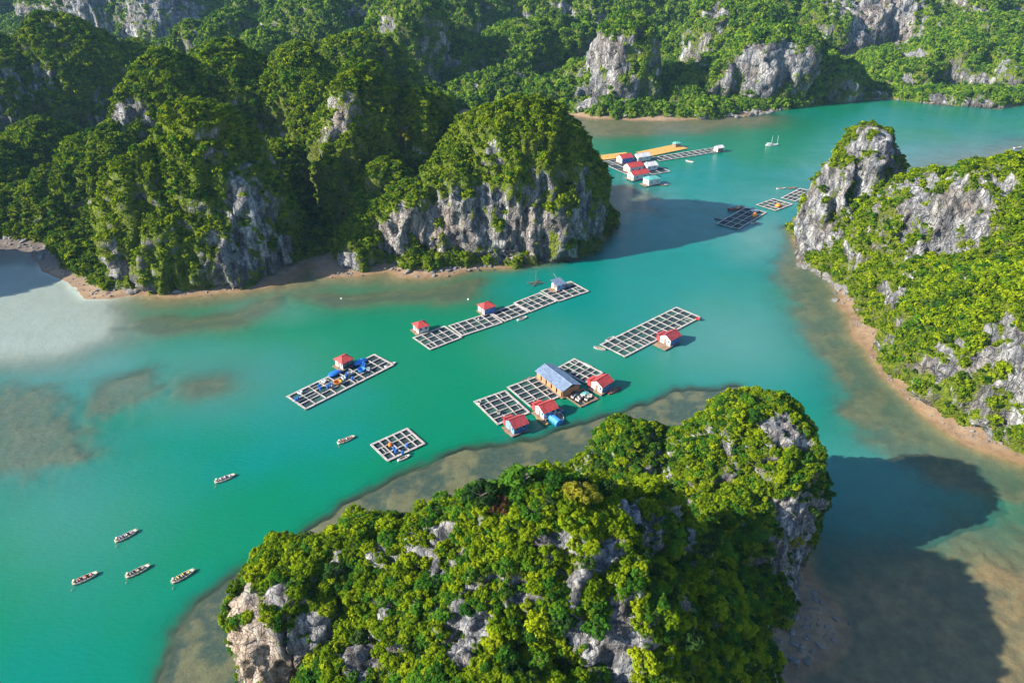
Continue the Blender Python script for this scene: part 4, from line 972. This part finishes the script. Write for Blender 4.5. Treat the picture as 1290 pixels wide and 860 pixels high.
# ---- people: seated figures, one continuous body each
def seated_body(name, shirt, trousers):
    V_ = [(0, 0, .12), (0, .01, .34), (0, .02, .52), (0, .03, .62), (0, .05, .74), (0, .06, .84),
          (.10, .03, .12), (.13, .40, .20), (.12, .48, -.12), (.12, .62, -.16), (-.10, .03, .12), (-.13, .40, .20), (-.12, .48, -.12), (-.12, .62, -.16),
          (.17, .02, .52), (.23, .10, .30), (.17, .32, .26), (.15, .40, .27), (-.17, .02, .52), (-.23, .10, .30), (-.17, .32, .26), (-.15, .40, .27)]
    E_ = [(0, 1), (1, 2), (2, 3), (3, 4), (4, 5), (0, 6), (6, 7), (7, 8), (8, 9), (0, 10), (10, 11), (11, 12), (12, 13), (2, 14), (14, 15), (15, 16), (16, 17), (2, 18), (18, 19), (19, 20), (20, 21)]
    RD = [.15, .14, .16, .055, .10, .085, .10, .075, .05, .04, .10, .075, .05, .04, .065, .048, .035, .03, .065, .048, .035, .03]
    me = bpy.data.meshes.new(name + '_bones'); me.from_pydata(V_, E_, []); o = bpy.data.objects.new(name + '_bones', me); C.objects.link(o)
    sk = o.modifiers.new('skin', 'SKIN'); o.modifiers.new('sub', 'SUBSURF').levels = 1
    if not me.skin_vertices: me.attributes  # layer made by the modifier
    for i, sv in enumerate(me.skin_vertices[0].data if me.skin_vertices else []): sv.radius = (RD[i], RD[i]); sv.use_root = (i == 0)
    out = bpy.data.meshes.new_from_object(o.evaluated_get(bpy.context.evaluated_depsgraph_get())); bpy.data.objects.remove(o); out.name = name
    out.materials.clear()
    for mm in (shirt, trousers, 'skin', 'hair'): out.materials.append(M[mm])
    for p in out.polygons:
        c = p.center; p.use_smooth = True
        if c.z > .60: p.material_index = 3 if (c.z > .80 or (c.y < .03 and c.z > .7)) else 2
        elif abs(c.x) > .10 and c.y > .22 and c.z > .22 and c.z < .34: p.material_index = 2
        elif c.z < .22 or (c.y > .12 and c.z < .26): p.material_index = 1
        else: p.material_index = 0
    return out
def ensure_skin(): pass
BODY = {}
def body(shirt):
    if shirt not in BODY:
        BODY[shirt] = seated_body('person', shirt, 'cloth_dark')
    return BODY[shirt]
_m = MB(); _m.tube((0, .05, .80), (0, .05, 1.00), .33, .01, 14); hat_me = _m.mesh('conical_hat', M['straw'])
vest_cache = {}
def vest(c):
    if c not in vest_cache:
        m = MB(); m.tube((0, .01, .20), (0, .02, .40), .21, .225, 10); m.tube((0, .02, .403), (0, .02, .56), .225, .15, 10); vest_cache[c] = m.mesh('life_vest', M[c])
    return vest_cache[c]
_m = MB(); _m.tube((0, 0, 0), (1.7, 0, 0), .025, .02, 6); _m.box(1.6, 2.1, -.07, .07, -.015, .015); oar_me = _m.mesh('oar', M['wood_brown'])
def crew(bt, folk, where):
    """folk: list of (position along the boat 0..1, side, shirt, vest or None, hat, label)"""
    o, ang, Lb, Hb = bt
    ca, sa = math.cos(ang), math.sin(ang)
    for t, side, shirt, vs, hat, lab in folk:
        lx, ly = -Lb * .42 + Lb * .8 * t, side * .28
        p = tag(bpy.data.objects.new('person', body(shirt)), lab, 'person', where); C.objects.link(p)
        p.location = (o.location[0] + lx * ca - ly * sa, o.location[1] + lx * sa + ly * ca, Hb * .62 + .02); p.rotation_euler = (0, 0, ang - R(90) + (R(180) if t < .08 else 0) + random.uniform(-.25, .25)); p.scale = (1, 1, 1)
        if vs: part('life_vest', vest(vs), p)
        if hat: part('conical_hat', hat_me, p)
def oar(bt, label, side=-1):
    o, ang, Lb, Hb = bt
    q = part('oar', oar_me); ca, sa = math.cos(ang), math.sin(ang); lx, ly = -Lb * .36, side * .25
    q.location = (o.location[0] + lx * ca - ly * sa, o.location[1] + lx * sa + ly * ca, Hb + .25); q.rotation_euler = (0, R(13), ang + side * R(130)); tag(q, label, 'oar', 'oars of the rowing boats')

GB = 'rowing boats with passengers on the open water'
def rowers(u, v, u2, v2, label, col, who, inner='wood_brown', n=5, mat='hull_cream', extra='cloth_white', hatted=True):
    bt = boat(u, v, u2, v2, 5.0, label, mat, inner, GB)
    folk = [(.06, 0, 'cloth_dark', None, hatted, 'rower at the stern of the ' + who)]
    for k in range(n):
        c = col if k % 3 != 2 else extra
        nm = c.split('_')[1]
        folk.append((.28 + .56 * (k // 2) / max(1, (n - 1) // 2), (.75 if k % 2 else -.75), 'cloth_dark' if k % 2 else 'cloth_white', c, False, 'passenger in %s vest seated in the %s' % (nm, who)))
    crew(bt, folk, 'people in the ' + who); oar(bt, 'wooden oar of the ' + who)
rowers(94.5, 733.5, 119.5, 722, 'rowing boat with red-vested passengers, nearest the left edge', 'cloth_red', 'rowing boat nearest the left edge', extra='cloth_orange')
rowers(148, 680, 170, 668.5, 'rowing boat with purple-vested passengers, alone above the row of three', 'cloth_purple', 'rowing boat above the row of three')
rowers(161, 725, 186, 712.5, 'rowing boat with dark and yellow passengers, middle of the row of three', 'cloth_dark', 'middle rowing boat of the row of three', extra='cloth_yellow')
rowers(219, 731.5, 242, 718.5, 'rowing boat with yellow-vested passengers, right end of the row of three', 'cloth_yellow', 'right-hand rowing boat of the row of three', extra='cloth_dark')
rowers(272.5, 606.5, 294, 598, 'rowing boat with white-clad passengers, between the row of three and the small raft', 'cloth_white', 'rowing boat below the cluttered raft', extra='cloth_purple')
rowers(426.5, 557.5, 445.5, 549.5, 'rowing boat with dark red passengers, beside the smallest raft', 'cloth_red', 'rowing boat beside the smallest raft', extra='cloth_white')
GM = 'small boats moored at the rafts'
for a_ in [(503, 579, 514, 574, 3.6, 'white punt moored at the front side of the smallest raft', 'paint_white'),
           (651, 403.5, 664, 398.5, 4.2, 'white boat moored on the near side of the long raft chain', 'paint_white'),
           (485, 462, 498, 456.5, 4.0, 'pale boat tied to the right end of the cluttered raft', 'paint_white'),
           (676, 524, 690, 535, 5.0, 'orange-brown wooden boat in front of the white red-roofed house', 'wood_yellow'),
           (704, 518.5, 709, 531, 4.6, 'white boat right of the blue covered tank', 'paint_white'),
           (700, 510.5, 711, 519, 4.2, 'dark blue boat behind the blue covered tank', 'drum_blue'),
           (767, 495, 781, 488, 5.2, 'pinkish boat at the side of the blue house right of the shed', 'hull_red'),
           (637, 542, 647, 548, 3.6, 'pink boat left of the darker red roof', 'hull_red'),
           (646, 548, 655, 543.5, 3.4, 'white and blue boat in front of the darker red roof', 'paint_lightblue'),
           (659, 480.5, 669, 475.5, 3.8, 'brown boat at the left corner of the grey-roofed shed', 'wood_brown'),
           (736, 458, 745, 462.5, 3.6, 'pale boat at the far corner of the raft right of the shed', 'paint_white'),
           (750, 437, 761, 440, 4.2, 'grey boat at the left tip of the long single raft', 'wood_pale'),
           (764, 429, 773, 424.5, 4.2, 'white boat along the upper side of the long single raft', 'paint_white'),
           (946, 281.5, 955, 279.5, 4.0, 'white boat below the raft that lies half in shadow', 'paint_white'),
           (901, 275, 909, 277, 3.6, 'dark boat in the shadow left of the raft by the rock tower', 'dark'),
           (979, 237.5, 989, 236.9, 5.0, 'white boat behind the three rafts by the rock tower', 'paint_white'),
           (993, 236.8, 1003, 236.6, 5.0, 'red-brown boat close behind the farthest of the three rafts', 'hull_red'),
           (864, 201.8, 874, 204.5, 5.4, 'white boat alone below the far raft strip', 'paint_white'),
           (828, 232.5, 842, 233, 6.0, 'dark low boat right of the sea green roof', 'wood_brown'),
           (1276, 186.5, 1288, 185, 6.0, 'white boat by the shoal at the far right edge', 'paint_white')]:
    boat(*a_[:6], a_[6], 'wood_brown' if a_[6] != 'wood_brown' else 'wood_pale', GM if a_[1] > 240 else None, seats=2, name='boat')
# two-masted boat
bt = boat(964.5, 183.2, 980.5, 182.8, 8.0, 'two-masted boat lying alone on the far channel', 'paint_white', 'wood_pale', None, name='sailing_boat', Hb=.8, seats=0)
for x in (-.4, 3.3): MB().tube((x, 0, .2), (x - .1, 0, 6.4), .10, .06, 8).build('mast', M['paint_white'], bt[0])
MB().box(-3.2, -1.0, -.7, .7, .5, 1.7).build('cabin', M['paint_white'], bt[0])
# trawler with a green canopy
bt = boat(917, 264.5, 935, 262.5, 7.6, 'fishing boat with red-brown hull and green canopy by the rock tower rafts', 'hull_red', 'wood_pale', None, name='fishing_boat', Hb=.9, seats=0, Wb=2.4)
m = MB(); m.slab([(-2.8, -1.1, 2.3), (0.4, -1.1, 2.3), (0.4, 1.1, 2.35), (-2.8, 1.1, 2.35)], .06); cn = m.build('canopy', M['roof_green'], bt[0])
m = MB()
for x in (-2.7, .3):
    for y in (-1, 1): m.tube((x, y, .7), (x, y, 2.25), .04)
m.build('canopy_post', M['paint_white'], bt[0])
cb = MB().box(.6, 2.2, -.7, .7, .6, 2.2).build('cabin', M['straw'], bt[0]); MB().box(2.202, 2.24, -.5, .5, 1.5, 2.0).build('windscreen', M['glass'], cb)
MB().tube((-3.2, 0, .8), (-3.3, 0, 4.6), .05, .03).build('mast', M['paint_white'], bt[0])

# ---- gear lying on the rafts
def drum_mesh(mat):
    m = MB(); m.tube((0, 0, 0), (0, 0, .9), .30, n=12); m.tube((0, 0, .28), (0, 0, .34), .325, n=12); m.tube((0, 0, .58), (0, 0, .64), .325, n=12); m.tube((.12, 0, .9), (.12, 0, .95), .05, n=6); return m.mesh('drum', M[mat])
def heap_mesh(mat, seed, sx, sy, sz):
    r0 = random.Random(seed); m = bmesh.new(); bmesh.ops.create_uvsphere(m, u_segments=14, v_segments=8, radius=1)
    for v in m.verts:
        k = 1 + r0.uniform(-.14, .14); v.co = Vector((v.co.x * sx * k, v.co.y * sy * k, max(0, v.co.z) * sz * (1 + r0.uniform(-.2, .2))))
    me = bpy.data.meshes.new('heap'); m.to_mesh(me); m.free(); me.materials.append(M[mat]); me.polygons.foreach_set('use_smooth', [True] * len(me.polygons)); return me
def crate_mesh(mat):
    m = MB(); m.box(-.45, .45, -.3, .3, 0, .06)
    for x in (-.42, .42): m.box(x - .03, x + .03, -.3, .3, .061, .42)
    for y in (-.27, .27): m.box(-.388, .388, y - .03, y + .03, .061, .42)
    return m.mesh('crate', M[mat])
def tub_mesh(mat):
    m = MB(); n = 14
    for ra, rb, za, zb in ((.62, .80, 0, .55), (.72, .56, .55, .06)):
        for i in range(n):
            a, b = 6.28318 * i / n, 6.28318 * (i + 1) / n
            m.poly([(ra * math.cos(a), ra * math.sin(a), za), (ra * math.cos(b), ra * math.sin(b), za), (rb * math.cos(b), rb * math.sin(b), zb), (rb * math.cos(a), rb * math.sin(a), zb)])
    for r1, r2, z in ((.8, .72, .55), (.56, 0.001, .06)):
        for i in range(n):
            a, b = 6.28318 * i / n, 6.28318 * (i + 1) / n
            m.poly([(r1 * math.cos(a), r1 * math.sin(a), z), (r1 * math.cos(b), r1 * math.sin(b), z), (r2 * math.cos(b), r2 * math.sin(b), z), (r2 * math.cos(a), r2 * math.sin(a), z)])
    return m.mesh('tub', M[mat])
dr_b, dr_w = drum_mesh('drum_blue'), drum_mesh('foam')
cr_p, cr_w = crate_mesh('wood_pale'), crate_mesh('foam')
def put(name, me, u, v, label, cat, group=None, z=0.54, s_=1.0, rz=None, tilt=0):
    x, y = G(u, v, z); o = part(name, me, None, (x, y, z), (tilt, 0, random.uniform(0, 3) if rz is None else rz)); o.scale = (s_,) * 3
    return tag(o, label, cat, group)
for u, v in [(373, 505), (376, 503), (402, 488), (404, 491), (413, 489), (416, 486), (436, 476), (437, 473), (444, 478), (457, 463), (460, 461), (458, 459)]:
    put('plastic_drum', dr_b, u, v, 'blue plastic drum lying about on the cluttered raft', 'drum', 'blue drums on the cluttered raft', s_=1.15)
for u, v in [(496.5, 566.5), (498.5, 570), (513, 563), (507, 571.5)]: put('plastic_drum', dr_b, u, v, 'blue plastic drum standing on the smallest raft', 'drum', 'blue drums on the smallest raft', s_=1.1)
for u, v in [(378, 495), (419, 485), (433, 477), (441, 471), (408, 481), (464, 466)]: put('foam_crate', cr_w, u, v, 'white foam crate on the cluttered raft', 'crate', 'white crates on the cluttered raft', s_=1.5)
for u, v in [(603.5, 508), (628, 520), (731, 501), (735, 498), (739, 503), (743, 499), (728, 504), (722, 500)]: put('crate', cr_p, u, v, 'pale crate left on a raft of the cluster round the grey shed', 'crate', 'crates on the rafts by the shed', s_=1.5)
put('tub', tub_mesh('tarp_orange'), 425.5, 483, 'orange tub in the middle of the cluttered raft', 'tub', s_=1.5)
put('tub', tub_mesh('tarp_blue'), 455.5, 467, 'light blue tub on the far half of the cluttered raft', 'tub', s_=1.5)
put('tarp_heap', heap_mesh('tarp_blue', 1, 2.6, 1.2, 1.1), 453.5, 456.5, 'blue tarp heap behind the cluttered raft, right of its red-roofed house', 'tarp', rz=aR['2'])
put('tarp_heap', heap_mesh('drum_blue', 2, 2.4, 1.4, .6), 421.5, 470, 'dark blue tarp spread at the back of the cluttered raft', 'tarp', rz=aR['2'])
put('tarp_heap', heap_mesh('tarp_orange', 3, 1.6, 1.2, 1.7), 950.5, 272, 'orange tarp heap on the raft lying half in shadow', 'tarp')
put('tarp_heap', heap_mesh('roof_white', 4, 2.2, 1.3, .8), 951, 266, 'white tarp heap behind the orange one on the half-shadowed raft', 'tarp')
put('tarp_heap', heap_mesh('tarp_orange', 5, 1.7, 1.3, 1.6), 980.5, 260, 'orange tarp heap on the middle raft by the rock tower', 'tarp')
put('tarp_heap', heap_mesh('cloth_orange', 8, .9, .6, .5), 491.5, 560, 'orange cloth heap on a beam of the smallest raft', 'tarp')
put('net_heap', heap_mesh('dark', 6, 1.5, 1.1, .9), 725, 497, 'dark heap of nets under the front of the grey-roofed shed', 'net')
put('net_heap', heap_mesh('teal', 7, 1.6, 1.0, .8), 737, 496.5, 'teal heap of nets at the front of the grey-roofed shed', 'net')
put('red_box', crate_mesh('roof_red'), 879, 402, 'small red box on the right-hand corner of the long single raft', 'box', s_=1.5)
put('net_heap', heap_mesh('rope', 9, 2.2, 1.4, .8), 710, 359, 'brown heap of nets beside the hut on the long raft chain', 'net')
# the round blue covered tank floating by the white house
x, y = G(698.5, 529, .4); tk = tag(empty('floating_tank', (x, y, 0), aR['3b'] - R(90)), 'blue barrel-shaped covered tank in front of the white red-roofed house', 'tank')
MB().tube((-2.3, 0, .55), (2.3, 0, .55), 1.15, n=18).build('barrel', M['tarp_blue'], tk)
m = MB()
for xx in (-1.6, -.5, .6, 1.7): m.tube((xx - .05, 0, .55), (xx + .05, 0, .55), 1.19, n=18)
m.build('hoop', M['paint_lightblue'], tk)
# net-lifting frame beyond the long raft chain, and the leaning boom by the hut
x, y = G(675, 357, 0); nf = tag(empty('lift_net', (x, y, 0), aR['1e']), 'thin pole frame with a lift net standing in the water by the long raft chain', 'lift net')
MB().tube((0, 0, -3), (0, 0, 5.5), .09, .06).build('pole', M['wood_brown'], nf)
m = MB()
for q in ((3, 2), (-3, 2), (3, -2), (-3, -2)): m.tube((0, 0, .8), (q[0], q[1], .35), .06)
m.build('arm', M['wood_brown'], nf)
m = MB(); m.slab([(-2.6, -1.7, .22), (2.6, -1.7, .22), (2.6, 1.7, .22), (-2.6, 1.7, .22)], .02); m.build('net', M['net_green'], nf)
x, y = G(708, 359, .5); bo = part('boom', None) if False else MB().tube((0, 0, .5), (-3.4, 1.0, 5.0), .12, .07).build('boom', M['wood_pale'])
bo.location = (x, y, 0); tag(bo, 'pale leaning boom beside the hut at the end of the long raft chain', 'boom')
# mooring buoys
for u, v in [(430, 376), (590, 377), (575, 408), (591, 403), (603, 402)]:
    m = bmesh.new(); bmesh.ops.create_uvsphere(m, u_segments=10, v_segments=8, radius=.38); me = bpy.data.meshes.new('buoy'); m.to_mesh(me); m.free(); me.materials.append(M['foam'])
    put('buoy', me, u, v, 'white foam buoy floating by the long raft chain', 'buoy', 'white buoys by the long raft chain', z=.1)

# ---- boulders on the beaches
def boulder_mesh(seed):
    r0 = np.random.default_rng(seed); m = bmesh.new(); bmesh.ops.create_icosphere(m, subdivisions=3, radius=1)
    co = np.array([v.co[:] for v in m.verts]); k = 1 + .45 * fbm(co + seed * 7, 0.9, 3, .5) + .12 * fbm(co + seed, .3, 2)
    pl = r0.normal(size=(5, 3)); pl /= np.linalg.norm(pl, axis=1)[:, None]
    co = co * k[:, None]
    for n_ in pl:
        d = co @ n_ - .62; co -= np.maximum(d, 0)[:, None] * n_ * .85
    for v, c in zip(m.verts, co): v.co = c * (1.25, 1, .72)
    me = bpy.data.meshes.new('boulder'); m.to_mesh(me); m.free(); me.materials.append(M['stone']); return me
bl = [boulder_mesh(k) for k in range(5)]
def bed_z(x, y):
    j = np.clip(np.searchsorted(Yr, y), 1, nr - 1); f = (x / (0.86 * Yr[j] + 75) + 1.05) / 2.1 * (NU - 1)
    i = int(np.clip(round(f), 0, NU - 1)); return zbed.reshape(nr, NU)[j, i]
def strew(anchor, n, spread, label, group, smin, smax, seed):
    r0 = np.random.default_rng(seed); k = 0; tries = 0
    while k < n and tries < n * 60:
        tries += 1
        t = r0.uniform(0, len(anchor) - 1.001); i = int(t); a = G(*anchor[i]) * (1 - (t - i)) + G(*anchor[i + 1]) * (t - i)
        x, y = a + r0.normal(size=2) * spread; z = bed_z(x, y)
        if not (-0.5 < z < 1.3): continue
        o = part('boulder', bl[int(r0.integers(0, 5))], None, (x, y, z + .05), (r0.uniform(-.3, .3), r0.uniform(-.3, .3), r0.uniform(0, 6)))
        s_ = smin + (smax - smin) * r0.random() ** 2.5; o.scale = (s_, s_ * r0.uniform(.7, 1.1), s_ * r0.uniform(.6, 1)); tag(o, label, 'boulder', group); k += 1
strew([(1005, 322), (1030, 345), (1062, 366), (1110, 392), (1152, 428), (1190, 465), (1230, 500), (1285, 535)], 150, 2.2, 'grey boulder on the tan beach under the right-hand island', 'boulders on the right-hand beach', .4, 1.9, 1)
strew([(128, 366), (170, 362), (215, 364), (260, 352), (290, 348)], 60, 2.2, 'grey boulder on the beach at the foot of the left tower', 'boulders on the beach under the left tower', .5, 1.8, 2)
strew([(430, 326), (480, 338), (530, 344), (580, 340), (630, 336)], 45, 2.0, 'grey boulder on the orange beach at the foot of the middle cliff', 'boulders on the beach under the middle cliff', .5, 1.6, 3)
strew([(985, 745), (1000, 780), (985, 810), (975, 850)], 22, 2.2, 'dark boulder on the small beach under the knob', 'boulders on the small beach under the knob', .3, 1.2, 4)
strew([(700, 136), (760, 146), (860, 148), (930, 145), (1000, 136), (1100, 126), (1180, 130)], 60, 4.0, 'boulder on the far shore under the forested hills', 'boulders on the far shore', 1.0, 3.2, 5)
strew([(0, 300), (40, 300), (90, 325)], 30, 4.0, 'dark boulder on the mud flat at the left edge', 'boulders on the mud flat', .6, 1.8, 6)
x, y = G(1284, 205); o = part('rock', bl[1], None, (x, y, .8), (0, 0, .5)); o.scale = (7, 5, 4.5); tag(o, 'brown islet rock at the far right edge beyond the bare tower', 'rock')

sel = np.where((zbed > -0.05) & (zbed < 1.6) & (pts[:, 1] < 420))[0]
uu_, vv_, _z = project(np.stack([pts[sel, 0], pts[sel, 1], zbed[sel]], 1))
sel = sel[(uu_ > -40) & (uu_ < 1330) & (vv_ > 0) & (vv_ < 900)]
wgt = (Yr[sel // NU] ** 2) * (0.15 + sstep(-0.1, 0.25, n1[sel])) * (0.3 + sstep(0.1, 0.7, zbed[sel])); sel = rng.choice(sel, 5200, p=wgt / wgt.sum())
ps = np.stack([pts[sel, 0], pts[sel, 1], zbed[sel]], 1) + np.concatenate([rng.uniform(-.7, .7, (5200, 2)), np.zeros((5200, 1))], 1)
point_cloud('beach_stones', ps, np.tile((0.0, 0.0, 1.0), (5200, 1)), rng.uniform(.10, .22, 5200) * rng.choice((1, 1, 1.6, 2.6), 5200), rng.integers(0, 5, 5200), kind_collection('stone', bl), 'small stones and rubble scattered over the tan beaches', 'stones')
